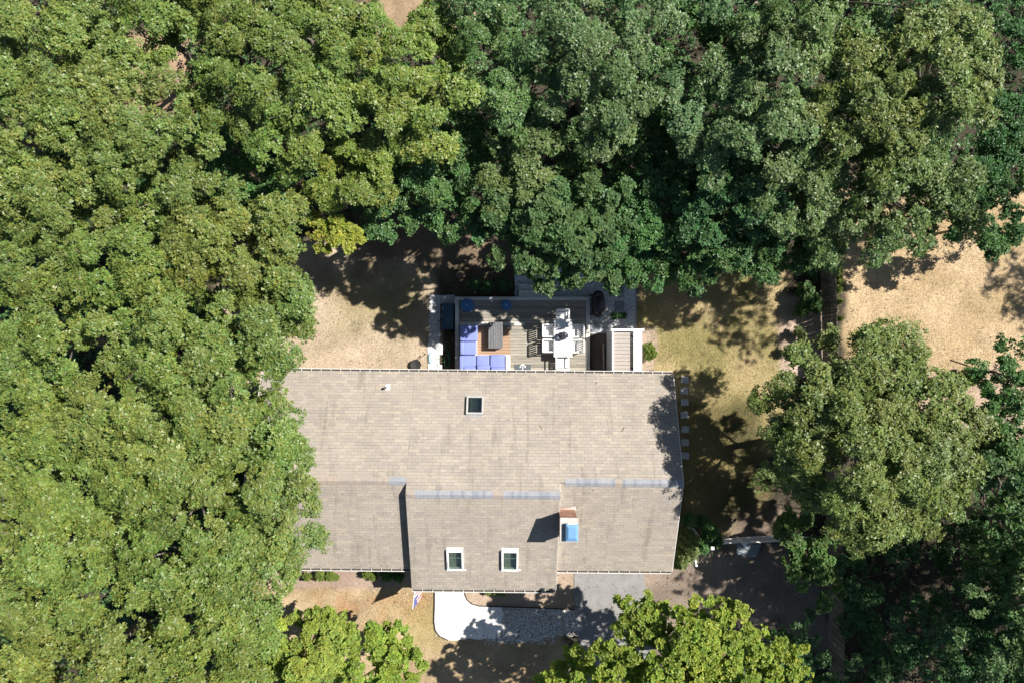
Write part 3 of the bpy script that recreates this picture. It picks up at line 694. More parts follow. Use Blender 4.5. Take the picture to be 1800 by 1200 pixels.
# ------------------------------------------------------------------ deck
ZD = 0.55
DX0, DX1, DY0, DY1 = -2.70, 3.70, -1.64, 2.11
deck = thing('deck', 'weathered timber deck with pale rim boards behind the house', 'deck', (0.5, 0.2, 0)); DO = Vector((0.5, 0.2, 0))
def board_material(name, a, b, stretch=(1.2, 9, 1), warm=None):
    m = bpy.data.materials.new(name); n, l, bs = nodes_of(m)
    g = n.new('ShaderNodeNewGeometry'); oi = n.new('ShaderNodeObjectInfo')
    mp = n.new('ShaderNodeMapping'); mp.inputs['Scale'].default_value = stretch; l.new(g.outputs['Position'], mp.inputs['Vector'])
    nz = n.new('ShaderNodeTexNoise'); nz.inputs['Scale'].default_value = 2.2; nz.inputs['Detail'].default_value = 7; nz.inputs['Roughness'].default_value = .7
    l.new(mp.outputs[0], nz.inputs['Vector'])
    ad = n.new('ShaderNodeMath'); ad.operation = 'ADD'; l.new(nz.outputs['Fac'], ad.inputs[0])
    mr = n.new('ShaderNodeMapRange'); mr.inputs[3].default_value = -.17; mr.inputs[4].default_value = .17; l.new(oi.outputs['Random'], mr.inputs[0]); l.new(mr.outputs[0], ad.inputs[1])
    cr = n.new('ShaderNodeValToRGB'); e = cr.color_ramp.elements; e[0].position = .25; e[1].position = .75; e[0].color = (*a, 1); e[1].color = (*b, 1)
    l.new(ad.outputs[0], cr.inputs[0]); out = cr.outputs[0]
    if warm:                                     # unweathered patch with a shape of its own
        x0, x1, y0, y1, colr = warm
        sp = n.new('ShaderNodeSeparateXYZ'); l.new(g.outputs['Position'], sp.inputs[0])
        def rng(sock, lo, hi):
            p = n.new('ShaderNodeMath'); p.operation = 'GREATER_THAN'; l.new(sock, p.inputs[0]); p.inputs[1].default_value = lo
            q = n.new('ShaderNodeMath'); q.operation = 'LESS_THAN'; l.new(sock, q.inputs[0]); q.inputs[1].default_value = hi
            r = n.new('ShaderNodeMath'); r.operation = 'MULTIPLY'; l.new(p.outputs[0], r.inputs[0]); l.new(q.outputs[0], r.inputs[1]); return r.outputs[0]
        mm = n.new('ShaderNodeMath'); mm.operation = 'MULTIPLY'; l.new(rng(sp.outputs[0], x0, x1), mm.inputs[0]); l.new(rng(sp.outputs[1], y0, y1), mm.inputs[1])
        m2 = n.new('ShaderNodeMath'); m2.operation = 'MULTIPLY'; l.new(mm.outputs[0], m2.inputs[0]); m2.inputs[1].default_value = .85
        mi = n.new('ShaderNodeMix'); mi.data_type = 'RGBA'; l.new(m2.outputs[0], mi.inputs[0]); l.new(out, mi.inputs[6]); mi.inputs[7].default_value = (*colr, 1); out = mi.outputs[2]
    l.new(out, bs.inputs['Base Color']); bs.inputs['Roughness'].default_value = .85; bs.inputs['Specular IOR Level'].default_value = .2
    bp = n.new('ShaderNodeBump'); bp.inputs['Strength'].default_value = .3; bp.inputs['Distance'].default_value = .01; l.new(nz.outputs['Fac'], bp.inputs['Height']); l.new(bp.outputs[0], bs.inputs['Normal'])
    return m
M_board = board_material('weathered_deck_board', (0.17, 0.157, 0.13), (0.35, 0.322, 0.27), warm=(-1.75, -0.08, -0.62, 0.62, (0.32, 0.205, 0.13)))
M_rim = board_material('pale_rim_board', (0.48, 0.46, 0.42), (0.62, 0.60, 0.55), stretch=(2, 2, 1))
M_dark = pmat('dark_timber', (0.10, 0.09, 0.075), rough=.9)  # dark timber for joists, posts and stringers
MB(DO).b6(DX0 + .06, DX1 - .06, DY0, DY1 - .06, ZD - .22, ZD - .05).build('joist_frame', M_dark, deck)
for x in np.linspace(DX0 + .2, DX1 - .2, 4):
    for y in (DY0 + .3, 0.4, DY1 - .2): MB(DO).b6(x - .07, x + .07, y - .07, y + .07, 0, ZD - .221).build('post', M_dark, deck)
nb = 26; bw = (DY1 - .17 - DY0) / nb; b0 = None
for i in range(nb):
    y = DY0 + bw * (i + .5)
    if b0 is None: ob = b0 = MB().box((0, 0, 0), (DX1 - DX0 - .37, bw - .009, .03)).build('deck_board', M_board, deck, bevel=.003)
    else:
        ob = bpy.data.objects.new('deck_board', b0.data); COL.objects.link(ob); ob.parent = deck
    ob.location = Vector(((DX0 + DX1) / 2, y, ZD - .015 + random.uniform(-.002, .002))) - DO
for (x0, x1, y0, y1) in ((DX0, DX0 + .175, DY0, DY1 - .17), (DX1 - .175, DX1, DY0, DY1 - .17), (DX0, .2, DY1 - .165, DY1), (.204, 1.9, DY1 - .165, DY1), (1.904, DX1, DY1 - .165, DY1)):
    MB(DO).b6(x0, x1, y0, y1, ZD - .18, ZD + .03).build('rim_board', M_rim, deck, bevel=.004)
xa, ya, _ = P(808, 569, ZD); xb, _, _ = P(922, 569, ZD)
MB(DO).b6(xa, xb, ya - .08, ya + .08, ZD + .002, ZD + .035).build('trim_board', M_rim, deck, bevel=.004)
steps = thing('deck_steps', 'shaded blue-grey timber steps down from the north side of the deck', 'steps', (1.05, 2.5, 0)); SO = Vector((1.05, 2.5, 0))
for k in range(2):
    y0 = DY1 + .02 + k * .32; z = ZD - .18 * (k + 1)
    MB(SO).b6(.33, 1.78, y0, y0 + .14, z - .035, z).build('tread_board', M_rim, steps); MB(SO).b6(.33, 1.78, y0 + .15, y0 + .3, z - .035, z).build('tread_board', M_rim, steps)
for x in (.36, 1.06, 1.75): MB(SO).b6(x - .03, x + .03, DY1 + .005, DY1 + .6, .02, .17).build('stringer', M_dark, steps)

# ------------------------------------------------------------------ deck furniture
M_wfurn = pmat('white_resin', (0.78, 0.78, 0.77), rough=.45, var=.04, scale=4)
def garden_chair(name, label, loc, rotz):
    """white slatted armchair; local: sitter faces +Y, back at -Y"""
    t = thing(name, label, 'chair', loc, rotz, 'white dining chairs on the deck')
    w_ = .60; z = .42
    for i in range(5):
        y = -.20 + i * .105; MB().box((0, y, z), (w_ - .10, .088, .022)).build('seat_slat', M_wfurn, t, bevel=.004)
    for i in range(5):
        x = -.2 + i * .1
        MB().beam((x, -.27, z + .03), (x, -.335, .86), .062, .018).build('back_slat', M_wfurn, t)
    MB().beam((-w_ / 2 + .04, -.34, .885), (w_ / 2 - .04, -.34, .885), .05, .06).build('back_rail', M_wfurn, t)
    for s in (-1, 1):
        MB().beam((s * .285, -.33, .655), (s * .285, .27, .66), .058, .028).build('armrest', M_wfurn, t)
        MB().beam((s * .285, .22, 0), (s * .285, .22, .64), .05, .05).build('leg', M_wfurn, t)
        MB().beam((s * .285, -.25, 0), (s * .285, -.335, .885), .05, .045).build('leg', M_wfurn, t)
        MB().beam((s * .285, -.25, z - .02), (s * .285, .22, z - .02), .03, .05).build('seat_rail', M_wfurn, t)
    return t
TX, TY = (P(973.5, 0, 1.29)[0] + P(1006, 0, 1.29)[0]) / 2, (P(0, 561, 1.29)[1] + P(0, 627, 1.29)[1]) / 2
table = thing('dining_table', 'white slatted dining table standing on the deck', 'table', (TX, TY, ZD))
for i in range(6): MB().box((-.36 + i * .144, 0, .735), (.137, 1.74, .03)).build('top_slat', M_wfurn, table, bevel=.004)
for s in (-1, 1):
    MB().box((0, s * .72, .68), (.8, .04, .08)).build('apron', M_wfurn, table); MB().box((s * .39, 0, .68), (.04, 1.39, .08)).build('apron', M_wfurn, table)
    for q in (-1, 1): MB().box((s * .37, q * .78, .36), (.07, .07, .72)).build('leg', M_wfurn, table)
hp = math.pi / 2
def px_chair(px, py, rz, lab):
    x, y, _ = P(px, py, ZD + .6); garden_chair('garden_chair', lab, (x, y, ZD), rz)
px_chair(989.5, 557, math.pi, 'white slatted armchair at the shaded tree end of the dining table')
px_chair(988.5, 636.5, 0, 'brightly lit white armchair at the house end of the dining table')
px_chair(966.5, 581, -hp, 'white slatted armchair on the sofa side of the table, farther from the house')
px_chair(966.5, 607.5, -hp, 'white slatted armchair on the sofa side of the table, nearer the house')
px_chair(1013, 581.5, hp, 'white slatted armchair on the east side of the table, farther from the house')
px_chair(1013, 608, hp, 'white slatted armchair on the east side of the table, nearer the house')

M_slat = pmat('grey_weathered_teak', (0.125, 0.13, 0.138), rough=.8, var=.25, scale=4, stretch=(6, 1, 1), bump=.2)
x0, y1, _ = P(858.5, 566, ZD + .48); x1, y0, _ = P(884, 612, ZD + .48); cx, cy = (x0 + x1) / 2, (y0 + y1) / 2
ct = thing('coffee_table', 'grey slatted wooden coffee table in front of the blue corner sofa', 'table', (cx, cy, ZD))
W, L_ = x1 - x0, y1 - y0
for i in range(6): MB().box((-W / 2 + (i + .5) * W / 6, 0, .465), (W / 6 - .012, L_, .03)).build('top_slat', M_slat, ct, bevel=.003)
for s in (-1, 1):
    MB().box((0, s * (L_ / 2 - .06), .42), (W - .08, .04, .06)).build('apron', M_slat, ct)
    for q in (-1, 1): MB().box((s * (W / 2 - .05), q * (L_ / 2 - .05), .225), (.06, .06, .45)).build('leg', M_slat, ct)
    for k in range(8): MB().box((s * (W / 2 - .035), -L_ / 2 + .2 + k * (L_ - .4) / 7, .24), (.02, .05, .3)).build('side_slat', M_slat, ct)
    MB().box((s * (W / 2 - .035), 0, .075), (.03, L_ - .14, .04)).build('rail', M_slat, ct)

M_blue = pmat('periwinkle_canvas', (0.175, 0.215, 0.46), rough=.85, var=.08, scale=3, bump=.15, bscale=40)
M_sofaw = pmat('sofa_frame_timber', (0.5, 0.45, 0.4), rough=.7, var=.15, stretch=(1, 5, 1))
sofa = thing('corner_sofa', 'L-shaped corner sofa with periwinkle blue cushions on the deck', 'sofa', (P(820, 0, ZD)[0], P(0, 640, ZD)[1], ZD)); FO = Vector(sofa.location)
def rect(a, b, c, d, z): return P(a, 0, z)[0], P(b, 0, z)[0], P(0, d, z)[1], P(0, c, z)[1]
def cushion(name, px, z0, z1, bev=.05, rot=None):
    x0, x1, y0, y1 = rect(*px, z1 + ZD)
    c = ((x0 + x1) / 2, (y0 + y1) / 2, ZD + (z0 + z1) / 2)
    MB(FO).box(c, (x1 - x0, y1 - y0, z1 - z0), rot).build(name, M_blue, sofa, smooth=True, bevel=bev)
SZ = .40
for px in ((811, 839.5, 571.5, 599.5), (811.5, 837.5, 600.5, 623.5), (809.5, 836.5, 624.5, 652), (837.5, 860, 624, 652), (861.5, 888.5, 623, 651)): cushion('seat_cushion', px, .26, SZ)
for px in ((808.5, 815.5, 572.5, 599), (808.5, 815.5, 600.5, 623), (807.5, 814.5, 625, 651)): cushion('back_cushion', px, .36, .72, .05)
for px in ((838, 861, 641.5, 650.5), (815, 836, 644, 653), (863, 887, 645, 654)): cushion('back_cushion', px, .36, .70, .05)
x0, x1, y0, y1 = rect(808.5, 839, 571, 652, ZD + .2); MB(FO).b6(x0, x1, y0, y1, ZD + .02, ZD + .25).build('base_frame', M_sofaw, sofa)
x2, x3, y2, y3 = rect(839.5, 897, 623, 652, ZD + .2); MB(FO).b6(x2, x3 - .005, y2, y3, ZD + .02, ZD + .25).build('base_frame', M_sofaw, sofa)
x2, x3, y2, y3 = rect(889, 897, 624.5, 652, ZD + .5)
MB(FO).b6(x2, x3, y2, y3, ZD + .42, ZD + .46).build('armrest', pmat('pale_bleached_timber', (.62, .57, .54), rough=.8, var=.1), sofa, bevel=.006)
for y in (y2 + .05, y3 - .05): MB(FO).b6(x2 + .02, x3 - .02, y - .03, y + .03, ZD + .251, ZD + .42).build('arm_post', M_sofaw, sofa)
M_pouf = pmat('deep_blue_fabric', (0.05, 0.15, 0.32), rough=.8, var=.12, scale=5, bump=.2)
for px, py, r, lab in ((821, 537, .315, 'larger round blue pouf in the northwest corner of the deck'), (890, 536.5, .25, 'smaller round blue pouf by the north rim of the deck')):
    x, y, _ = P(px, py, ZD + .4); t = thing('pouf', lab, 'pouf', (x, y, ZD), 0, 'round blue poufs')
    MB().lathe((0, 0, 0), [(r * .9, 0), (r, .05), (r, .33), (r * .93, .38)], 28).build('body', M_pouf, t, smooth=True)
    MB().lathe((0, 0, 0), [(r * .9, .382), (r * .8, .41), (r * .3, .42), (.02, .42)], 28).build('seat_pad', M_pouf, t, smooth=True)
    MB().lathe((0, 0, .421), [(.025, 0), (.02, .012), (.004, .015)], 10).build('button', M_wfurn, t)
# potted plant on the table is added with the foliage
# door mat with an anchor
x0, y1, _ = P(905, 640.5, ZD + .02); x1, y0, _ = P(933, 658, ZD + .02)
M_mat = pmat('slate_coir_mat', (0.085, 0.10, 0.115), rough=.95, var=.15, scale=20, bump=.4)
mat_ = thing('door_mat', 'dark slate door mat with a white anchor at the roof edge', 'mat', ((x0 + x1) / 2, (y0 + y1) / 2, ZD + .004)); WX, WY = x1 - x0, y1 - y0
MB().box((0, 0, .012), (WX, WY, .02)).build('pad', M_mat, mat_, bevel=.004)
a = MB(); ax, ay = 0.0, WY * .5 - .05; R = .115
arc = [(ax + R * math.cos(t), ay - .13 + .09 + R * math.sin(t) - .02, .0245) for t in np.linspace(math.radians(15), math.radians(165), 12)]
for i in range(11): a.beam(arc[i], arc[i + 1], .03, .004)
a.beam((ax, ay + .02, .0255), (ax, ay - .30, .0255), .028, .004); a.beam((ax - .07, ay - .22, .0265), (ax + .07, ay - .22, .0265), .026, .004)
for s in (-1, 1): a.add([(ax + s * .15, ay - .02, .0248), (ax + s * .07, ay - .06, .0248), (ax + s * .13, ay - .10, .0248)], [(0, 1, 2)])
a.build('anchor_print', M_wfurn, mat_)

# ------------------------------------------------------------------ grill
x, y, _ = P(1052.5, 534, 1.05)
gr = thing('grill', 'black covered barbecue grill standing beside the deck on gravel', 'grill', (x, y, 0.02))
M_blk = pmat('black_enamel', (0.012, 0.012, 0.013), rough=.32, var=.1, spec=.6)
M_blk2 = pmat('black_vinyl', (0.02, 0.02, 0.021), rough=.6, var=.1)
def oval_loft(prof, n=28, ex=2.6):
    vs = []; fs = []
    for (rx, ry, z) in prof:
        for j in range(n):
            t = 2 * math.pi * j / n; c_, s_ = math.cos(t), math.sin(t)
            vs.append((rx * math.copysign(abs(c_) ** (2 / ex), c_), ry * math.copysign(abs(s_) ** (2 / ex), s_), z))
    for i in range(len(prof) - 1):
        for j in range(n): k = (j + 1) % n; fs.append((i * n + j, i * n + k, (i + 1) * n + k, (i + 1) * n + j))
    fs.append(tuple(range(n))[::-1]); fs.append(tuple((len(prof) - 1) * n + j for j in range(n)))
    return vs, fs
MB().add(*oval_loft([(.28, .60, .62), (.31, .64, .70), (.31, .64, .84), (.29, .62, .87)])).build('firebox', M_blk2, gr, smooth=True)
MB().add(*oval_loft([(.26, .50, .872), (.27, .51, .95), (.24, .46, 1.08), (.17, .36, 1.15), (.06, .2, 1.175)])).build('lid', M_blk, gr, smooth=True)
MB().tube([(.27, -.22, .95), (.34, -.22, .97), (.34, .22, .97), (.27, .22, .95)], .014, 8).build('handle', pmat('steel_bar', (.4, .42, .44), rough=.3, metallic=.9), gr)
for s in (-1, 1):
    for q in (-1, 1): MB().box((s * .22, q * .46, .31), (.05, .05, .62)).build('leg', M_blk2, gr)
    MB().tube([(-.25, s * .46 - .02, .08), (-.25, s * .46 + .04, .08)], .08, 16).build('wheel', M_blk2, gr)
MB().box((0, 0, .2), (.42, .9, .025)).build('bottom_shelf', M_blk2, gr)

# ------------------------------------------------------------------ outdoor shower
SX0, SX1 = 4.57, 5.78; SY0, SY1 = -1.45, P(0, 580, 1.95)[1]
sh = thing('outdoor_shower', 'white outdoor shower enclosure with beige plank roof beside the back eave', 'shower', (5.2, -.4, 0)); QO = Vector((5.2, -.4, 0))
M_vinyl = pmat('white_vinyl', (0.82, 0.82, 0.81), rough=.4, var=.03)
M_plank = pmat('beige_composite_plank', (0.33, 0.295, 0.265), rough=.8, var=.12, scale=4, stretch=(1, 6, 1), bump=.15)
npk = 11; pw = (SY1 - SY0 - .12) / npk
for i in range(npk): MB(QO).b6(SX0 + .055, 5.39, SY0 + .05 + i * pw, SY0 + .05 + (i + 1) * pw - .014, 1.80, 1.835 + random.uniform(-.002, .003)).build('roof_plank', M_plank, sh)
for yy in (SY0 + .25, SY1 - .3): MB(QO).b6(SX0 + .06, SX1 - .06, yy - .03, yy + .03, 1.70, 1.795).build('roof_joist', M_dark, sh)
nw = 9
for i in range(nw):
    y0 = SY0 + .06 + i * (SY1 - SY0 - .12) / nw
    MB(QO).b6(SX0 + .012, SX0 + .045, y0, y0 + (SY1 - SY0 - .12) / nw - .006, .12, 1.87).build('wall_board', M_vinyl, sh)
    MB(QO).b6(SX1 - .045, SX1 - .012, y0, y0 + (SY1 - SY0 - .12) / nw - .006, .12, 1.87).build('wall_board', M_vinyl, sh)
for x in (SX0 + .03, SX1 - .03):
    for y in (SY0, SY1): MB(QO).box((x, y, .98), (.10, .10, 1.96)).build('post', M_vinyl, sh, bevel=.006)
    MB(QO).b6(x - .045, x + .045, SY0 + .052, SY1 - .052, .06, .118).build('bottom_rail', M_vinyl, sh)
MB(QO).b6(SX0 - .01, SX0 + .05, SY0 + .052, SY1 - .052, 1.872, 1.93).build('top_rail', M_vinyl, sh)
MB(QO).b6(SX1 - .26, SX1 + .12, SY0 - .06, SY1 - .06, 1.962, 2.0).build('shelf_top', M_vinyl, sh, bevel=.006)
MB(QO).b6(SX0 - .08, SX1 + .22, SY1 - .05, SY1 + .05, 1.962, 2.03).build('cross_beam', M_vinyl, sh, bevel=.006)
# small things around the deck
x, y, _ = P(1061, 626, .12); t = MB().tube([(0, -.66, .09), (.01, -.2, .1), (-.012, .2, .1), (.0, .62, .09)], [.045, .05, .047, .04], 10).build('log', pmat('pale_birch_bark', (.5, .43, .36), rough=.9, var=.3, scale=9, bump=.3)); t.location = (x, y, 0); tag(t, 'slim pale log lying on the soil beside the outdoor shower', 'log')
x0, y1, _ = P(776.5, 533, .55); x1, y0, _ = P(797, 579, .55)
M_teal = pmat('dark_teal_panel', (0.022, 0.06, 0.085), rough=.45, var=.15)
bk = thing('storage_box', 'dark teal storage box against the west side of the deck', 'box', ((x0 + x1) / 2, (y0 + y1) / 2, .01)); W, L_ = x1 - x0, y1 - y0
MB().box((0, 0, .24), (W - .04, L_ - .06, .44)).build('body', M_teal, bk, bevel=.01); MB().box((0, 0, .49), (W, L_, .055), Matrix.Rotation(-.06, 3, 'Y')).build('lid', M_teal, bk, bevel=.012)
MB().box((-W / 2 - .012, 0, .44), (.02, .16, .04)).build('latch', M_metal, bk)
x, y, _ = P(785.5, 632, .08)
M_hose = pmat('green_hose', (0.035, 0.16, 0.07), rough=.5)
pts = []
for i in range(70):
    t = i / 69 * 6.28 * 3.1; r = .12 + .03 * math.sin(t * .7) + i * .0009; pts.append((r * math.cos(t) * .8, r * 1.9 * math.sin(t) - i * .001, .03 + i * .0007))
pts += [(.06, .42, .05), (-.06, .62, .04), (-.13, .72, .03)]
o = MB().tube(pts, .014, 6).build('garden_hose', M_hose, smooth=True); o.location = (x, y, 0.01); tag(o, 'coiled green garden hose on the soil west of the deck', 'hose')
x, y, _ = P(757.5, 629, .07)
o = MB().add(*oval_loft([(.10, .26, 0), (.125, .29, .02), (.12, .285, .05), (.09, .25, .065)], ex=2.2)).build('float_board', pmat('pale_blue_foam', (.33, .47, .56), rough=.7, var=.1), smooth=True); o.location = (x, y, .032); tag(o, 'pale blue oblong board lying on the white gravel strip', 'board')
x, y, _ = P(730.5, 641, .2)
fp = thing('fire_pan', 'black round fire pan with a long handle at the back roof edge', 'fire pan', (x, y, 0))
M_iron = pmat('black_iron', (.022, .02, .019), rough=.7, var=.2, bump=.3)
MB().lathe((0, 0, 0), [(.12, .12), (.25, .17), (.27, .23), (.262, .23), (.23, .18), (.03, .15)], 10).build('bowl', M_iron, fp)
for a_ in (0.3, 2.4, 4.5): MB().tube([(.16 * math.cos(a_), .16 * math.sin(a_), .15), (.2 * math.cos(a_), .2 * math.sin(a_), 0)], .014, 6).build('leg', M_iron, fp)
MB().tube([(.1, .2, .21), (.22, .33, .3), (.45, .5, .36)], .012, 6).build('handle', M_iron, fp)
MB().tube([(.42, .48, .355), (.5, .54, .37)], .03, 8).build('grip', M_iron, fp)
x, y, _ = P(809, 485, .2); pt = thing('flower_pot', 'round brown pot with a dark hollow on the shaded ground north of the deck', 'pot', (x, y, -.01))
MB().lathe((0, 0, 0), [(.11, 0), (.15, .24), (.175, .24), (.175, .28), (.145, .28), (.135, .23), (.02, .22)], 22).build('pot', pmat('clay_brown', (.20, .13, .10), rough=.85, var=.15), pt, smooth=False)

# ------------------------------------------------------------------ flag at the front corner
fx, fy = -4.33, -10.62
fl = thing('flag', 'striped flag drooping from an angled pole at the front corner of the roof', 'flag', (fx, fy, 2.1)); 
p0 = Vector((0, 0, 0)); p1 = Vector((-.03, -1.12, 1.02))
MB().tube([p0, p1], [.016, .013], 8).build('pole', M_white, fl); MB().lathe(tuple(p1), [(.01, -.02), (.028, .01), (.02, .04), (.004, .055)], 10).build('finial', pmat('brass', (.6, .45, .15), rough=.3, metallic=.9), fl)
M_flag = bpy.data.materials.new('flag_print'); n, l, b = nodes_of(M_flag)
at = n.new('ShaderNodeAttribute'); at.attribute_name = 'flag_uv'; l.new(at.outputs['Color'], b.inputs['Base Color']); b.inputs['Roughness'].default_value = .8
NU, NV = 40, 27; vs = []; cs = []
for j in range(NV):
    v = j / (NV - 1)                              # 0 along the pole tip, 1 = lower edge of the hoist
    for i in range(NU):
        u = i / (NU - 1)
        base = p1.lerp(p0, .03 + v * .62)
        fold = math.sin(v * 15 + u * 2.0) * .05 * (0.3 + u) + math.sin(v * 7 - u * 3) * .035 * u
        q = base + Vector((.02 + .26 * u * (1 - .5 * v) + fold, (-.30 * (v - .4)) * u * .6 + fold * .6, -1.25 * u))
        vs.append(tuple(q)); st = int(v * 13) % 2
        white = (.72, .70, .68); red = (.42, .10, .11)
        c = red if st == 0 else white
        if u < .4 and v < 7 / 13: c = (.62, .62, .64) if ((i % 4 == 1) and (j % 3 == 1)) else (.05, .07, .22)
        cs.append(c)
idx = np.arange(NU * NV).reshape(NV, NU)
ff = np.stack([idx[:-1, :-1], idx[:-1, 1:], idx[1:, 1:], idx[1:, :-1]], -1).reshape(-1, 4)
np_mesh('cloth', np.array(vs), ff, 4, M_flag, fl, cols=np.array(cs), attr='flag_uv', smooth=True)

# ------------------------------------------------------------------ fences
M_stock = board_material('weathered_fence_picket', (0.13, 0.115, 0.09), (0.27, 0.245, 0.20), stretch=(3, 3, 1.2))
fa = Vector((*P(1442, 395)[:2], 0)); fb = Vector((*P(1461, 1235)[:2], 0)); fd = (fb - fa); fl_ = fd.length; fdn = fd.normalized(); fn = Vector((-fdn.y, fdn.x, 0))
if fn.x < 0: fn = -fn
fence = thing('stockade_fence', 'tall weathered wooden picket fence between the two back yards', 'fence', fa)
ang = math.atan2(fdn.y, fdn.x)
pk = MB().add([(-.0515, -.009, .03), (.0515, -.009, .03), (.045, -.009, 1.52), (0, -.009, 1.61), (-.0515, -.009, 1.52), (-.0515, .009, .03), (.0515, .009, .03), (.0515, .009, 1.52), (0, .009, 1.61), (-.045, .009, 1.52)],
              [(0, 1, 2, 3, 4), (9, 8, 7, 6, 5)] + [(i, i + 5, (i + 1) % 5 + 5, (i + 1) % 5) for i in range(5)]).build('picket', M_stock, fence)
npick = int(fl_ / .107)
for i in range(npick):
    ob = pk if i == 0 else bpy.data.objects.new('picket', pk.data)
    if i: COL.objects.link(ob); ob.parent = fence
    ob.location = fdn * (i + .5) * fl_ / npick - fn * (.03 + random.uniform(0, .008)); ob.location.z = random.uniform(-.03, .02)
    ob.rotation_euler = (random.uniform(-.012, .012), random.uniform(-.01, .01), ang + random.uniform(-.03, .03))
for z in (.35, .9, 1.38):
    for s in range(9):
        a0 = fdn * (fl_ * s / 9 + .03); a1 = fdn * (fl_ * (s + 1) / 9 - .03); MB().beam(a0 + fn * .015 + Vector((0, 0, z)), a1 + fn * .015 + Vector((0, 0, z)), .035, .07).build('rail', M_stock, fence)
for s in range(10):
    a0 = fdn * (fl_ * s / 9) + fn * .06; MB().tube([a0, a0 + Vector((0, 0, 1.56))], .045, 8).build('post', M_stock, fence)
wf = thing('picket_fence', 'white picket fence with two square posts between house and wooden fence', 'fence', (11.5, -9.42, 0)); WO = Vector((11.5, -9.42, 0))
q0 = Vector((9.35, -9.62, 0)); qa = Vector((*P(1310, 957, 1.2)[:2], 0)); qb = Vector((*P(1378, 953, 1.2)[:2], 0)); q1 = Vector((*P(1440, 953, 1.0)[:2], 0))
pk2 = MB().box((0, 0, .5), (.042, .018, .96)).build('picket', M_white, wf); first = True
for a_, b_, hh in ((q0, qa, .82), (qa, qb, 1.02), (qb, q1, .9)):
    d_ = b_ - a_; k = int(d_.length / .092); an = math.atan2(d_.y, d_.x)
    for i in range(1, k):
        ob = pk2 if first else bpy.data.objects.new('picket', pk2.data)
        if not first: COL.objects.link(ob); ob.parent = wf
        first = False
        ob.location = a_ + d_ * i / k - WO; ob.rotation_euler = (0, 0, an); ob.scale.z = hh
    nrm = Vector((-d_.normalized().y, d_.normalized().x, 0)) * .024
    for z in (.14, hh * .9): MB(WO).beam(a_ + nrm + Vector((0, 0, z)) + d_.normalized() * .06, b_ + nrm + Vector((0, 0, z)) - d_.normalized() * .06, .026, .06).build('rail', M_white, wf)
for p_ in (qa, qb, q0):
    MB(WO).box(p_ + Vector((0, 0, .58)), (.105, .105, 1.16)).build('post', M_white, wf); MB(WO).box(p_ + Vector((0, 0, 1.18)), (.15, .15, .035)).build('post_cap', M_white, wf, bevel=.008)
# white railing half hidden by the corner shrub
ra = thing('garden_railing', 'white railing half hidden by the shrub at the east front corner', 'railing', (8.5, -9.6, 0)); RO = Vector((8.5, -9.6, 0))
r0 = P(1226, 941, .95); r1 = P(1224, 993, .95)
for p_ in (r0, r1): MB(RO).box((p_[0], p_[1], .5), (.09, .09, 1.0)).build('post', M_white, ra, bevel=.006)
MB(RO).beam((r0[0], r0[1] - .05, .85), (r1[0], r1[1] + .05, .85), .05, .07).build('top_rail', M_white, ra); MB(RO).beam((r0[0], r0[1] - .05, .2), (r1[0], r1[1] + .05, .2), .05, .07).build('bottom_rail', M_white, ra)
for i in range(1, 11): y = r0[1] + (r1[1] - r0[1]) * i / 11; MB(RO).b6(r0[0] - .015, r0[0] + .015, y - .02, y + .02, .236, .815).build('baluster', M_white, ra)
a_ = P(1208, 919, .75); MB(RO).beam((r0[0] - .05, r0[1] + .03, .9), a_, .2, .03).build('slanted_board', M_trim, ra)
a_ = P(1215, 984, .5); MB(RO).beam((r1[0] - .05, r1[1] + .03, .8), a_, .12, .03).build('slanted_board', M_trim, ra)
# neighbour's lawn border
pts = [P(1672, 632), P(1690, 638), P(1712, 646), P(1740, 652), P(1800, 672)]
tag(MB().tube([(x, y, .03) for x, y, _ in pts], .03, 6).build('edging', pmat('brown_wood_edging', (.14, .09, .06), rough=.9)), 'brown curved edging along the south rim of the lawn beyond the fence', 'edging', 'lawn edging')
M_twig = pmat('dry_twig', (.12, .09, .07), rough=.9)
tw = [((590, 672), 'thin curved twig lying on the roof near the west end of the back gutter'), ((640, 686), 'small forked twig on the back roof slope west of the vent pipe'), ((690, 728), 'dark forked twig on the back roof slope south of the vent pipe'), ((645, 750), 'short dark twig on the back roof slope above the west ridge'), ((776, 684), 'twig on the back roof slope between vent pipe and skylight'), ((890, 738), 'hooked twig just east of the back skylight'), ((948, 747), 'bent twig on the middle of the back roof slope'), ((1098, 750), 'small twig on the back roof slope west of the tree shadow'), ((1004, 707), 'faint twig on the back roof slope southwest of the shower')]
for (px, py), lab in tw:
    x, t = inv(px, py, *PNc); b_ = plane_pt(x, t, *PNc, lift=.03); a_ = random.uniform(0, 6.28); L = random.uniform(.12, .24)
    m = MB(); pts = [(0, 0, 0)]
    for i in range(4): a_ += random.uniform(-.6, .6); pts.append((pts[-1][0] + L / 3 * math.cos(a_), pts[-1][1] + L / 3 * math.sin(a_), S * -(L / 3) * math.sin(a_) + pts[-1][2]))
    m.tube(pts, [.010, .008, .007, .006, .004], 5); m.tube([pts[2], (pts[2][0] + .09 * math.cos(a_ + 1.2), pts[2][1] + .09 * math.sin(a_ + 1.2), pts[2][2] - S * .09 * math.sin(a_ + 1.2))], [.006, .003], 5)
    o = m.build('twig', M_twig); o.location = b_; tag(o, lab, 'twig', 'fallen twigs on the roof')

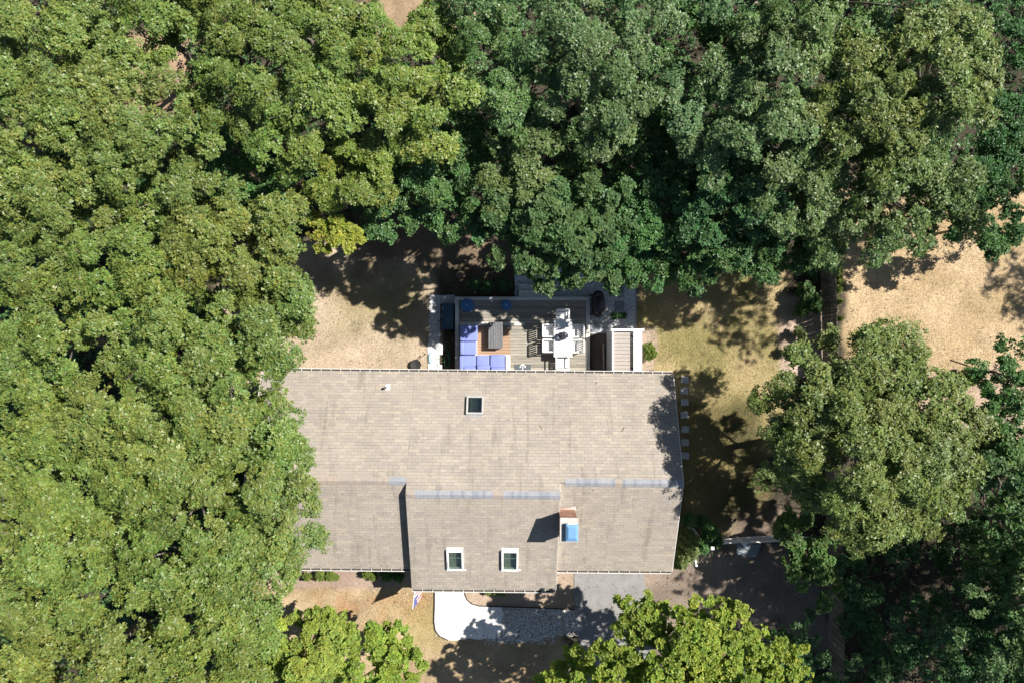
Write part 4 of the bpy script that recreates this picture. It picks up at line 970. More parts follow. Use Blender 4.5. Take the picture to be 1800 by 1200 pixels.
# ------------------------------------------------------------------ foliage
def rosette(n, L, w, rise, r, tri=False):
    """one spray of n pointed leaves radiating from a shoot tip; 4 verts, 2 tris per leaf"""
    vs = []
    for i in range(n):
        a = 2 * math.pi * i / n + r.uniform(-.35, .35); l = L * r.uniform(.65, 1.15); ww = w * r.uniform(.8, 1.2) * .5
        el = rise + r.uniform(-.45, .45); d = np.array([math.cos(a) * math.cos(el), math.sin(a) * math.cos(el), math.sin(el)])
        s = np.array([-math.sin(a), math.cos(a), r.uniform(-.5, .5)]); up = np.array([0, 0, 1.0])
        b = d * l * .10 + np.array([r.uniform(-.1, .1), r.uniform(-.1, .1), r.uniform(-.12, .12)]) * L * .6
        m = b + d * l * .55
        if tri:
            if r.random() < .6: vs += [b, b + d * l * .74 + s * ww + up * ww * .3 - up * l * .06, b + d * l * .96 - s * ww * .9 - up * l * .12]
            else: vs += [b + d * l * .25 + s * ww, b + d * l - up * l * .14, b + d * l * .32 - s * ww]
            continue
        vs += [b, m + s * ww + up * ww * .45, b + d * l - up * l * .16, m - s * ww + up * ww * .45]
    return np.array(vs)
STY = {
    # leaves per spray, leaf length, width, rise, colours, petiole colour, base clump radius, spray spacing
    'oak_sun':  dict(tri=True, n=10, L=.135, w=.066, rise=.14, cols=[(.098, .174, .038), (.122, .186, .038), (.080, .160, .042), (.146, .190, .036), (.070, .144, .042)], pet=(.25, .21, .05), rc=(.52, .90), sq=.55, flat=.5, und=.9, cover=1.5, thin=.78, drop=.8),
    'oak_yel':  dict(tri=True, n=9, L=.13, w=.068, rise=.15, cols=[(.102, .178, .032), (.126, .190, .033), (.084, .162, .036), (.148, .192, .032), (.072, .146, .038)], pet=(.19, .19, .05), rc=(.45, .80), sq=.62, flat=.55, cover=1.5, thin=.88, und=1.2),
    'oak_mid':  dict(tri=True, n=9, L=.125, w=.064, rise=.15, cols=[(.100, .174, .044), (.122, .186, .045), (.086, .160, .046), (.144, .190, .043), (.074, .144, .046)], pet=(.19, .18, .05), rc=(.45, .80), sq=.58, flat=.5, cover=1.7, thin=.9, und=.8),
    'oak_cool': dict(tri=True, n=9, L=.125, w=.064, rise=.15, cols=[(.084, .168, .052), (.098, .178, .054), (.072, .154, .052), (.114, .180, .054), (.064, .140, .052)], pet=(.15, .15, .06), rc=(.45, .80), sq=.62, flat=.55, cover=1.5, thin=.88, und=1.2),
    'maple_cool': dict(n=6, L=.14, w=.115, rise=.2, cols=[(.080, .158, .050), (.096, .172, .054), (.070, .145, .052), (.110, .176, .056)], pet=(.1, .16, .06), rc=(.32, .55)),
    'maple_lime': dict(n=7, L=.105, w=.088, rise=.35, cols=[(.235, .315, .055), (.21, .302, .052), (.27, .330, .062), (.18, .28, .05), (.13, .225, .05)], pet=(.23, .29, .06), rc=(.28, .46), cover=1.6),
    'under':    dict(n=6, L=.14, w=.08, rise=.1, cover=1.6, cols=[(.058, .138, .048), (.070, .150, .050), (.052, .124, .050), (.086, .162, .050)], pet=(.08, .15, .05), rc=(.32, .6), thin=.85),
    'yellow':   dict(n=7, L=.11, w=.085, rise=.3, cols=[(.32, .315, .045), (.28, .295, .04), (.35, .325, .05), (.2, .25, .04)], pet=(.3, .28, .06), rc=(.24, .38)),
    'shrub':    dict(n=6, L=.085, w=.055, rise=.4, cols=[(.135, .185, .035), (.165, .205, .04), (.11, .16, .035)], pet=(.14, .18, .04), rc=(.14, .24)),
    'shrub_pale': dict(n=6, L=.10, w=.075, rise=.3, cols=[(.16, .20, .075), (.19, .225, .085), (.13, .175, .07)], pet=(.16, .19, .07), rc=(.2, .32)),
}
TEMPL = {}
for k_, st in STY.items():
    r_ = np.random.default_rng(hash(k_) % 1000 if False else sum(map(ord, k_)))
    TEMPL[k_] = [rosette(st['n'], st['L'], st['w'], st['rise'], r_, st.get('tri', False)) for _ in range(7)]
M_leaf = leaf_material('oak_leaf', .20, .44, .32); M_leafs = leaf_material('maple_leaf', .34, .5, .3)
M_bark = pmat('grey_bark', (.17, .145, .12), rough=.95, var=.35, scale=5, stretch=(1, 1, .35), bump=.5)
NTRI = [0]

def leaf_cloud(name, pos, nrm, sc, clump_tone, style, parent, mat, origin, r):
    st = STY[style]; n = len(pos); nl = st['n']
    nrm = nrm / np.linalg.norm(nrm, axis=1, keepdims=True)
    ref = np.where(np.abs(nrm[:, 2:3]) < .9, np.array([[0, 0, 1.0]]), np.array([[1.0, 0, 0]]))
    t = np.cross(ref, nrm); t /= np.linalg.norm(t, axis=1, keepdims=True); b = np.cross(nrm, t)
    a = r.uniform(0, 2 * np.pi, n)[:, None]; t2 = t * np.cos(a) + b * np.sin(a); b2 = -t * np.sin(a) + b * np.cos(a)
    T = np.stack(TEMPL[style])[r.integers(0, 7, n)]
    V = (T[..., 0:1] * t2[:, None] + T[..., 1:2] * b2[:, None] + T[..., 2:3] * nrm[:, None]) * sc[:, None, None] + (pos - origin)[:, None]
    cols = np.array(st['cols']); c = cols[r.integers(0, len(cols), n)] * .55 + cols.mean(0) * .45
    c = c * clump_tone * r.uniform(.85, 1.15, (n, 1))
    lc = c[:, None, :] * r.uniform(.72, 1.28, (n, nl, 1))
    lc[..., 0] *= r.uniform(.85, 1.2, (n, nl))
    q = 3 if st.get('tri') else 4
    C = np.repeat(lc, q, axis=1)
    C[:, 0::q] = C[:, 0::q] * .45 + np.array(st['pet']) * .55
    base = np.arange(nl) * q
    f1 = np.stack([base, base + 1, base + 2], 1)
    if q == 4: f1 = np.concatenate([f1, np.stack([base, base + 2, base + 3], 1)])
    Fc = (f1[None] + (np.arange(n) * q * nl)[:, None, None]).reshape(-1, 3)
    NTRI[0] += len(Fc)
    return np_mesh(name, V.reshape(-1, 3), Fc, 3, mat, parent, cols=C.reshape(-1, 3))

def crown_points(lobes, style, r, dens=1.0, lower=True, rcs=1.0):
    """clumps of sprays over domed lobes. lobe = (x, y, radius, ztop) in metres"""
    st = STY[style]; pos = []; nrm = []; tone = []; clumps = []
    for (lx, ly, R, zt) in lobes:
        rc0 = (st['rc'][0] + st['rc'][1]) / 2 * rcs
        k = max(4, int(st.get('cover', 1.3) * (R / rc0) ** 2)); ph = r.uniform(0, 6.28, 3); pts = []
        for i in range(k):
            best = None
            for _ in range(6):
                a = r.uniform(0, 6.28); q = math.sqrt(r.random()); Rm = R * (1 + .10 * math.sin(3 * a + ph[0]) + .08 * math.sin(5 * a + ph[1]) + .06 * math.sin(8 * a + ph[2]))
                c = (q * Rm * math.cos(a), q * Rm * math.sin(a), q); d = min([(c[0] - p[0]) ** 2 + (c[1] - p[1]) ** 2 for p in pts] or [9])
                if best is None or d > best[0]: best = (d, c)
            pts.append(best[1])
        for (x, y, q) in pts:
            rc = r.uniform(*st['rc']) * rcs * (1 - .25 * q)
            und = (float(fnoise(np.array([lx + x + 60]), np.array([ly + y + 60]), 1.9, 301)[0]) - .5)
            z = zt - rc * .7 - (q ** 2.2) * R * st.get('drop', .72) + und * st.get('und', 1.6) - r.exponential(.14)
            clumps.append((lx + x, ly + y, z, rc, 1.0, q, x / max(R, .1), y / max(R, .1)))
        if lower:
            for i in range(int(k * .3) if R > .9 else 0):
                a = r.uniform(0, 6.28); q = math.sqrt(r.random()) * .95
                zl = zt - R * .5 - r.uniform(.9, 2.6); kk = (H - zl) / (H - zt + .3 * R)   # lower boughs reach outwards from under the top
                clumps.append(((lx + R * q * .85 * math.cos(a)) * kk, (ly + R * q * .85 * math.sin(a)) * kk, zl, r.uniform(*st['rc']) * 1.2 * rcs, .5, q, 0, 0))
    for (x, y, z, rc, dn, q, ox, oy) in clumps:
        m = int(dens * st.get('thin', 1.0) * dn * 4.6 * rc * rc / (st['L'] * st['L'] * .62)) + 3
        ns = max(5, m // 7); su = r.normal(size=(ns, 3)); su /= np.linalg.norm(su, axis=1, keepdims=True); su[:, 2] = np.where(su[:, 2] < -.25, -su[:, 2], su[:, 2])
        pk_ = r.integers(0, ns, m); sr = r.uniform(.74, 1.12, ns)
        u = su[pk_] + r.normal(size=(m, 3)) * .34; u /= np.linalg.norm(u, axis=1, keepdims=True)
        rad = rc * (sr[pk_] * r.uniform(.72, 1.08, m) + (r.random(m) < .05) * r.uniform(.05, .3, m)) * (1 + .14 * np.sin(3 * np.arctan2(u[:, 1], u[:, 0]) + x * 3))
        p = np.array([x, y, z]) + u * rad[:, None] * np.array([1, 1, st.get('sq', .75)])
        pos.append(p); nrm.append(u * st.get('flat', .7) + np.array([ox * .35, oy * .35, .75]) + r.normal(size=(m, 3)) * .28)
        tone.append(np.full((m, 3), 1.0) * r.uniform(.88, 1.12) * np.array([r.uniform(.92, 1.1), 1, r.uniform(.9, 1.1)]))
    return np.concatenate(pos), np.concatenate(nrm), np.concatenate(tone), clumps

def tree(name, label, cat, lobes_px, style, seed, group, dens=1.0, lower=True, sc=1.0, rcs=1.0, limbs=10, lean=.55, world=False, foot=None):
    r = np.random.default_rng(seed)
    lobes = []
    for (px, py, rp, zt) in lobes_px:
        if world: lobes.append((px, py, rp, zt)); continue
        zm = zt - rp * (H - zt) / F * .3
        x, y, _ = P(px, py, zm); lobes.append((x, y, rp * (H - zm) / F * .90, zt))
    w = np.array([l[2] ** 2 for l in lobes]); cx = float((np.array([l[0] for l in lobes]) * w).sum() / w.sum()); cy = float((np.array([l[1] for l in lobes]) * w).sum() / w.sum())
    zc = float(np.mean([l[3] for l in lobes])) - .8; g = 1 + lean * (H / (H - zc) - 1); bx_, by_ = cx * g, cy * g   # foot stands outwards of the crown
    if foot: bx_, by_ = foot
    cx0_, cy0_ = cx, cy; cx, cy = bx_, by_
    root = thing(name, label, cat, (cx, cy, 0), 0, group); O = np.array([cx, cy, 0.0])
    pos, nrm, tone, clumps = crown_points(lobes, style, r, dens, lower, rcs)
    s = r.uniform(.8, 1.25, len(pos)) * sc
    tone = tone * r.uniform(.90, 1.12) * np.array([r.uniform(.90, 1.12), 1, r.uniform(.85, 1.15)])   # every tree has its own green
    mat = M_leafs if style.startswith(('maple', 'yellow', 'shrub')) else M_leaf
    leaf_cloud('crown', pos, nrm, s, tone, style, root, mat, O, r)
    zt = max(l[3] for l in lobes); zf = zt * .52; tr = max(.05, zt * .017) * (.6 if style == 'under' else .5 if foot else 1)
    m = MB((cx, cy, 0)); j = r.uniform(-.25, .25, 2)
    fork = Vector(((cx + cx0_) / 2 + j[0], (cy + cy0_) / 2 + j[1], zf))
    m.tube([(cx, cy, -.1), Vector((cx, cy, 0)).lerp(fork, .5), fork, Vector((cx0_, cy0_, zf + zt * .2))], [tr * 1.35, tr, tr * .85, tr * .5], 9)
    m.build('trunk', M_bark, root, smooth=True)
    up = [c for c in clumps if c[4] == 1.0]; r.shuffle(up)
    for c in up[:limbs]:
        tip = Vector(c[:3]); st_ = Vector((cx, cy, 0)).lerp(fork, r.uniform(.8, .99)); mid = st_.lerp(tip, .55) + Vector((r.uniform(-.3, .3), r.uniform(-.3, .3), r.uniform(.0, .35)))
        g = MB((cx, cy, 0)).tube([st_, mid, tip, tip + (tip - mid) * .25], [tr * .36, tr * .2, tr * .08, .005], 6); g.build('limb', M_bark, root, smooth=True)
    return root

T = []
def oak(label, lobes, style='oak_sun', group='oaks of the western wood', **k): T.append((label, lobes, style, group, k))
W_ = 'oaks of the western wood'
oak('sunny oak filling the top left corner of the picture', [(50, 40, 115, 10.5), (150, 20, 95, 10)])
oak('sunny oak just below the top left corner tree', [(110, 165, 115, 10.6), (205, 185, 100, 10.9), (50, 240, 90, 10.4)])
oak('sunny oak whose east flank borders the dark diagonal gap', [(235, 290, 115, 11), (305, 255, 62, 10.2), (325, 335, 82, 10.8)])
oak('pale oak on the left edge, level with the top of the back lawn', [(80, 370, 100, 11), (40, 450, 90, 10.6)])
oak('oak overhanging the northwest corner of the back lawn', [(425, 425, 105, 11), (485, 470, 68, 10.3), (340, 430, 95, 11.1)])
oak('rounded oak inside the wood, west of the tree at the lawn corner', [(190, 440, 105, 11.5), (230, 530, 95, 11.6)])
oak('oak overhanging the west side of the back lawn', [(425, 555, 105, 11), (495, 548, 52, 9.6), (455, 590, 44, 9.3), (395, 630, 50, 9.8)])
oak('oak near the left edge, level with the deck', [(105, 580, 108, 11.5), (45, 640, 90, 11)])
oak('tall oak in the wood west of the back gutter', [(290, 615, 105, 12), (360, 660, 78, 11.5)])
oak('oak reaching over the west end of the roof, back slope', [(440, 768, 64, 9.6), (470, 740, 36, 9.0), (474, 826, 44, 9.0), (482, 785, 28, 8.6)])
oak('tall broad oak in the wood level with the skylight', [(250, 755, 115, 12), (355, 765, 85, 11.6), (150, 735, 90, 11.6)])
oak('oak on the left edge, level with the roof ridge', [(50, 760, 100, 11), (85, 850, 100, 11.5)])
oak('oak reaching over the west end of the roof, front slope', [(462, 918, 70, 9.6), (518, 880, 30, 8.8), (512, 975, 42, 8.6), (430, 975, 65, 9.5), (440, 1030, 45, 9)])
oak('tall oak west of the front roof slope', [(330, 885, 105, 11.6), (230, 875, 90, 12), (410, 865, 50, 10.4)])
oak('oak on the left edge below the ridge level tree', [(60, 965, 100, 11.5), (140, 1030, 105, 11.6)])
oak('oak west of the front lawn', [(280, 1005, 105, 11.6), (365, 1015, 78, 11)])
oak('oak at the bottom left, bordering the lime tree', [(395, 1100, 72, 10.4), (330, 1130, 85, 11), (420, 1180, 55, 10)])
oak('broad oak in the bottom left corner of the picture', [(190, 1140, 108, 11.6), (60, 1110, 100, 11), (120, 1230, 100, 11.4), (260, 1230, 90, 11.3)])
N_ = 'yellow-green oaks north of the lawn'
oak('yellow-green oak east of the dark diagonal gap', [(440, 120, 92, 10.8), (375, 180, 62, 9.8), (390, 60, 70, 10)], 'oak_yel', N_)
oak('yellow-green oak in the middle of the northwest grove', [(540, 175, 92, 11), (495, 250, 54, 10.3), (590, 105, 68, 10.8)], 'oak_yel', N_)
oak('yellow-green oak on the east side of the northwest grove', [(690, 110, 85, 11), (755, 165, 66, 10.6), (650, 200, 70, 10.8), (735, 225, 48, 10)], 'oak_yel', N_)
oak('yellow-green oak nearest the shaded back lawn', [(612, 300, 72, 10), (560, 345, 30, 9.2), (650, 310, 38, 9.2)], 'oak_yel', N_)
oak('low shaded oak between the northwest grove and the deck', [(750, 310, 66, 8.2), (685, 370, 55, 7.6), (800, 250, 50, 8), (785, 370, 46, 7.8), (815, 400, 36, 7.4)], 'under', 'shaded understorey trees', dens=1.5)
oak('small yellow-leaved tree at the edge of the back lawn', [(586, 405, 38, 8.8), (562, 398, 24, 8.4), (612, 412, 24, 8.4)], 'yellow', 'yellow-leaved saplings', limbs=5)
oak('olive oak at the top edge, west of the yellow-green grove', [(265, 40, 62, 9.6), (320, 15, 55, 9.3), (210, 100, 40, 9)], 'oak_yel', N_)
oak('yellow-green oak at the top edge above the northwest grove', [(480, 15, 72, 10), (555, 40, 58, 10.3)], 'oak_yel', N_)
oak('pale oak at the top edge by the bare ground', [(640, 30, 40, 9), (740, 35, 45, 9.2), (800, 85, 40, 9), (780, 20, 36, 9)], 'oak_yel', N_)
C_ = 'bluish green oaks north of the deck'
oak('bluish green oak at the top edge, west of the deck axis', [(885, 65, 72, 10.5), (872, 165, 55, 10), (915, 205, 44, 9.6), (950, 110, 45, 10.2)], 'oak_cool', C_)
oak('broad bluish green oak at the top edge straight above the deck', [(1010, 55, 92, 11.5), (1095, 90, 66, 11.5), (1020, 140, 72, 11), (1110, 180, 46, 10.6), (1060, 210, 40, 10)], 'oak_cool', C_)
oak('grey-green oak between the top edge tree and the maple', [(890, 285, 55, 9.3), (940, 265, 48, 9.4), (905, 340, 42, 8.8)], 'oak_cool', C_)
oak('dark green maple whose crown hangs over the north end of the deck', [(975, 385, 100, 9.2), (1045, 345, 58, 8.8), (1065, 410, 48, 8.2), (960, 455, 52, 7.6), (885, 375, 46, 8.4), (885, 425, 40, 8), (1010, 455, 45, 7.4), (1065, 445, 48, 7.4), (845, 335, 36, 8.4)], 'maple_cool', 'maples', dens=1.25)
U_ = 'shaded understorey trees'
oak('dark understorey tree east of the maple above the deck', [(1130, 400, 62, 7.4), (1150, 320, 60, 7.4), (1165, 455, 52, 7), (1110, 458, 46, 6.8), (1090, 420, 40, 7.4)], 'under', U_, dens=1.5)
E_ = 'oaks of the northeastern wood'
oak('blue-green oak at the west side of the northeastern wood', [(1225, 190, 72, 9.6), (1270, 260, 70, 9.6), (1320, 165, 58, 10)], 'oak_cool', E_)
oak('blue-green oak in the middle of the northeastern wood', [(1370, 215, 85, 11), (1395, 125, 75, 11), (1310, 100, 55, 10)], 'oak_cool', E_)
oak('green oak at the top edge of the northeastern wood', [(1440, 45, 72, 11), (1345, 25, 62, 10), (1520, 35, 62, 11)], 'oak_cool', E_)
oak('tall green oak west of the one in the top right corner', [(1560, 195, 100, 11.5), (1545, 100, 72, 11.4), (1490, 190, 50, 11)], 'oak_mid', E_)
oak('tall sunny oak in the top right corner', [(1700, 65, 82, 12), (1715, 155, 70, 12), (1640, 55, 58, 11.6), (1665, 185, 45, 11)], 'oak_mid', E_)
oak('grey-green oak above the lawn beyond the fence', [(1590, 310, 110, 10.5), (1685, 305, 60, 10), (1510, 300, 70, 10), (1620, 385, 50, 9), (1690, 365, 36, 8.8)], 'oak_cool', E_)
oak('dark oak hanging over the north end of the wooden fence', [(1420, 325, 82, 9.8), (1480, 400, 58, 8.8), (1550, 405, 58, 8.4), (1450, 420, 50, 8)], 'oak_cool', E_)
oak('dark blue-green oak above the east back lawn', [(1325, 330, 78, 9), (1260, 370, 76, 8.4), (1330, 400, 64, 8)], 'under', E_)
oak('low dark tree at the north rim of the east back lawn', [(1205, 290, 55, 7), (1215, 445, 56, 7.3), (1285, 450, 54, 7.3), (1395, 430, 58, 7), (1340, 450, 40, 6.8)], 'under', U_, dens=1.4)
oak('small-leaved dark tree on the right edge above the far lawn', [(1775, 320, 50, 6), (1755, 395, 46, 5.4), (1800, 245, 52, 6.6)], 'under', U_)
oak('dark tree at the top edge between the two woods', [(1215, 40, 58, 7.6), (1195, 120, 46, 7.4), (1265, 20, 40, 7.6)], 'under', U_)
oak('large round oak east of the house, shading the roof edge', [(1550, 670, 110, 9.3), (1450, 715, 95, 9.3), (1640, 710, 90, 9.3), (1530, 800, 130, 10.4), (1415, 815, 68, 9.3), (1650, 825, 95, 10), (1560, 895, 85, 9.4), (1730, 775, 44, 8.2), (1475, 895, 52, 8.8), (1555, 605, 44, 8.2), (1655, 905, 40, 8.6), (1400, 740, 48, 8.6), (1705, 835, 46, 9), (1600, 850, 70, 10)], 'oak_mid', 'lone oaks', limbs=16)
oak('dark shrubby tree on the right edge at the rim of the far lawn', [(1790, 620, 42, 5.6), (1755, 668, 30, 3.6), (1805, 690, 48, 5)], 'under', U_)
oak('bright green maple on the right edge southeast of the round oak', [(1785, 850, 58, 9), (1795, 940, 58, 8.8), (1760, 985, 46, 6)], 'maple_cool', 'maples')
oak('dark green tree in the bottom right corner of the picture', [(1650, 1110, 62, 5.4), (1710, 1075, 45, 5), (1600, 1150, 42, 4.6), (1690, 1170, 66, 5.4), (1780, 1100, 50, 5.2)], 'under', U_)
oak('shaded young tree at the east end of the white picket fence', [(1430, 985, 48, 4.4), (1448, 1040, 40, 4.2), (1400, 930, 34, 4.2)], 'maple_cool', 'maples', limbs=6)
oak('shaded bush-like tree between the lime maple and the wooden fence', [(1405, 1120, 42, 4), (1435, 1165, 36, 3.6)], 'under', U_, limbs=5)
oak('dark tree west of the bottom stretch of the wooden fence', [(1510, 1030, 46, 3.6), (1530, 1110, 40, 3.4), (1580, 960, 40, 3.6)], 'under', U_, limbs=5)
oak('large lime-green maple in front of the driveway', [(1225, 1130, 78, 8.4), (1130, 1100, 52, 7.8), (1305, 1130, 58, 8.2), (1095, 1165, 58, 7.6), (1375, 1165, 50, 7.8), (1200, 1200, 100, 8.8), (1010, 1190, 34, 6.2), (1300, 1210, 80, 8.4), (1150, 1085, 22, 7.6), (1285, 1085, 16, 7.6), (1050, 1180, 40, 7), (980, 1205, 34, 6), (1060, 1275, 80, 8.8), (1180, 1300, 90, 9), (1300, 1300, 80, 8.8)], 'maple_lime', 'lime-green maples', dens=.85)
oak('lime-green small tree at the west rim of the front lawn', [(560, 1125, 50, 6), (500, 1135, 46, 5.7), (530, 1180, 58, 6.2), (560, 1092, 24, 5.6), (600, 1120, 24, 5.4), (480, 1180, 44, 5.6), (590, 1165, 34, 5.6)], 'maple_lime', 'lime-green maples', limbs=7)
oak('lime-green small tree at the bottom edge of the front lawn', [(685, 1155, 44, 5.5), (645, 1190, 50, 5.7), (705, 1180, 36, 5.2), (680, 1215, 44, 5.4), (660, 1130, 22, 5)], 'maple_lime', 'lime-green maples', limbs=7)
oak('sunny oak on the left edge in line with the dark diagonal gap', [(-30, 130, 90, 10.2), (-40, 300, 90, 10.6)])
oak('sunny oak on the left edge level with the back gutter', [(-40, 530, 80, 10.8), (-50, 680, 90, 11)])
oak('sunny oak on the left edge level with the front gutter', [(-40, 880, 80, 11), (-40, 1040, 90, 11)])
oak('oak cut by the bottom left corner', [(-20, 1190, 90, 11), (20, 1270, 90, 11)])
oak('oak cut by the bottom edge, left of the lime tree', [(370, 1250, 80, 10.6), (450, 1240, 50, 9.5)])
oak('yellow-green oak cut by the top edge, above the diagonal gap', [(250, -50, 70, 10), (400, -40, 80, 10.4), (560, -40, 70, 10.4)], 'oak_yel', N_)
oak('bluish oak cut by the top edge, above the deck', [(860, -30, 80, 10.5), (1000, -50, 80, 11), (1140, -10, 60, 10.5)], 'oak_cool', C_)
oak('green oak cut by the top edge in the northeastern wood', [(1290, -40, 70, 10), (1450, -50, 80, 11), (1620, -40, 80, 11.4)], 'oak_cool', E_)
oak('dark tree on the right edge below the top right corner oak', [(1790, 210, 46, 7.6), (1760, 265, 40, 6.6), (1820, 130, 60, 8), (1810, 30, 60, 8.4)], 'under', U_)
oak('dark understorey tree north of the far lawn', [(1720, 350, 44, 5.6), (1695, 390, 30, 5), (1805, 400, 44, 5.2), (1765, 420, 26, 4.4)], 'under', U_)
oak('dark green tree on the right edge south of the far lawn', [(1800, 750, 46, 8.2), (1745, 722, 28, 4), (1785, 795, 40, 8)], 'under', U_)
oak('dark green tree below the round oak by the right edge', [(1720, 930, 44, 4.6), (1680, 985, 36, 3.6), (1750, 1030, 40, 4)], 'under', U_)
oak('dark green tree cut by the right edge in the bottom corner', [(1800, 1040, 50, 5.6), (1810, 1180, 60, 5.6), (1740, 1210, 50, 5)], 'under', U_)
oak('shaded tree cut by the bottom edge beside the wooden fence', [(1560, 1200, 50, 4.4), (1480, 1225, 30, 3.4)], 'under', U_)
oak('dark understorey tree between bluish oaks and the maple', [(1120, 270, 55, 7), (1170, 220, 50, 7.2), (1010, 255, 50, 7.4), (850, 245, 40, 7)], 'under', U_)
oak('dark understorey tree in the diagonal gap of the northwest wood', [(420, 300, 50, 6.6), (470, 350, 50, 6.4), (360, 250, 40, 6.6)], 'under', U_)
oak('dark understorey tree in the middle of the northeastern wood', [(1300, 250, 60, 6.6), (1450, 260, 60, 6.8), (1410, 400, 50, 6), (1620, 250, 60, 7), (1500, 130, 60, 7.6), (1280, 90, 50, 7)], 'under', U_)
B_ = 'tall trees just beyond the picture'
BL = ['tall oak beyond the right edge, ' + s for s in ('nearest the lime maple side', 'southeast of the corner tree', 'level with the picket fence', 'second row behind the bottom corner', 'third row level with the picket fence', 'farthest in the lower right', 'south of the bottom right corner', 'farther south of the bottom right corner', 'farthest level with the round oak', 'shading the far lawn', 'behind the one shading the far lawn', 'just south of the round oak', 'level with the east back lawn', 'nearest the bottom of the wooden fence', 'behind the one nearest the fence bottom', 'behind the picket fence level oak')]
for k_, (wx, wy, zt) in enumerate([(19.6, -8.6, 12.5), (22.6, -12.2, 13), (25.5, -8.4, 13), (27.5, -11, 13), (30.5, -7, 13), (33, -11.5, 13), (24, -17, 13), (29, -16, 13), (35, -6.5, 13), (31.6, 5.2, 10), (34.5, 7.5, 10.5), (21.4, -7.2, 11), (20.0, 4.9, 12.4), (18.3, -9.6, 11.4), (20.6, -10.6, 12.4), (22.5, -8.4, 12.6)]):
    oak(BL[k_], [(wx, wy, 2.3, zt), (wx + 1.2, wy + .8, 1.7, zt - 1), (wx - 1.0, wy - .9, 1.6, zt - 1.2)], 'oak_cool', B_, dens=.24, world=True, lean=0, limbs=5, foot=(27.0, 12.0) if k_ == 12 else (max(26.5, wx + 2), wy - .8))
for i, (label, lobes, style, group, k) in enumerate(T):
    nm = {'oak_sun': 'oak_tree', 'oak_yel': 'oak_tree', 'oak_cool': 'oak_tree', 'oak_mid': 'oak_tree', 'maple_cool': 'maple_tree', 'maple_lime': 'maple_tree', 'under': 'understorey_tree', 'yellow': 'sapling_tree'}[style]
    if style == 'under': k.setdefault('lean', .15); k.setdefault('limbs', 7); k.setdefault('rcs', 1.12)
    tree(nm, label, 'tree', lobes, style, 100 + i, group, **k)

# low growth that fills the floor of the woods
def undergrowth(n, seed):
    r = np.random.default_rng(seed)
    x = r.uniform(-26, 27, n); y = r.uniform(-17.5, 18, n)
    gc = ground_colour(x, y)[:, 0]
    px = 900 + x * F / H; py = 600 - y * F / H
    keep = (gc < .125) & (fnoise(x, y, 1.5, 401) > .30)
    keep &= ~((x > -11.6) & (x < 7.6) & (y < -.9) & (y > -11.4))
    keep &= ~((px > 730) & (px < 1420) & (py > 425) & (py < 985)); keep &= ~((px > 980) & (px < 1160) & (py > 985)); keep &= ~((px > 380) & (px < 780) & (py > 400) & (py < 700))
    keep &= ~((px > 1425) & (px < 1492)); keep &= ~((px > 1440) & (py > 340) & (py < 720)); keep &= ~((px > 1500) & (px < 1700) & (py > 965) & (py < 1090) & (r.random(n) < .8)); keep &= ~((px > 1100) & (px < 1440) & (py > 960) & (py < 1140)); keep &= ~((px > 700) & (px < 1000) & (py > 985))
    x = x[keep]; y = y[keep]; k = len(x)
    z = .25 + 3.6 * np.clip(fnoise(x, y, 1.1, 411) - .22, 0, 1) * r.uniform(.55, 1.0, k)
    o = leaf_cloud('undergrowth', np.stack([x, y, z], 1), np.stack([r.normal(0, .4, k), r.normal(0, .4, k), np.ones(k)], 1), r.uniform(.9, 1.5, k), np.ones((k, 3)), 'under', None, M_leaf, np.zeros(3), r)
    tag(o, 'dense low green growth covering the floor of the woods', 'undergrowth', kind='stuff')
undergrowth(38000, 55)

def roof_litter(n, seed):
    r = np.random.default_rng(seed); vs = []; cs = []
    for i in range(n):
        pl, x0, x1, L = [(PNc, -10, 7, LN), (PSl, -10.5, -4.4, LS), (PSl, 2.9, 7, LS), (PSc, -4.2, 1.9, LSc)][r.integers(0, 4)]
        x = r.uniform(x0, x1); t = .05 + (L - .2) * r.random() ** 1.8; a = r.uniform(0, 6.28); l = r.uniform(.018, .045); w = l * .5
        for da, k in ((0, l), (1.57, w), (3.14, l), (4.71, w)): vs.append(plane_pt(x + k * math.cos(a + da), t + k * math.sin(a + da), *pl, lift=.026 + r.uniform(0, .012)))
        cs += [np.array([(.16, .11, .07), (.22, .17, .09), (.10, .08, .06), (.2, .2, .08)][r.integers(0, 4)])] * 4
    o = np_mesh('leaf_litter', np.array([tuple(v) for v in vs]), np.arange(4 * n).reshape(-1, 4), 4, M_blade, cols=np.array(cs))
    tag(o, 'dry leaf bits scattered over the shingled roof', 'leaves', kind='stuff')
roof_litter(170, 66)

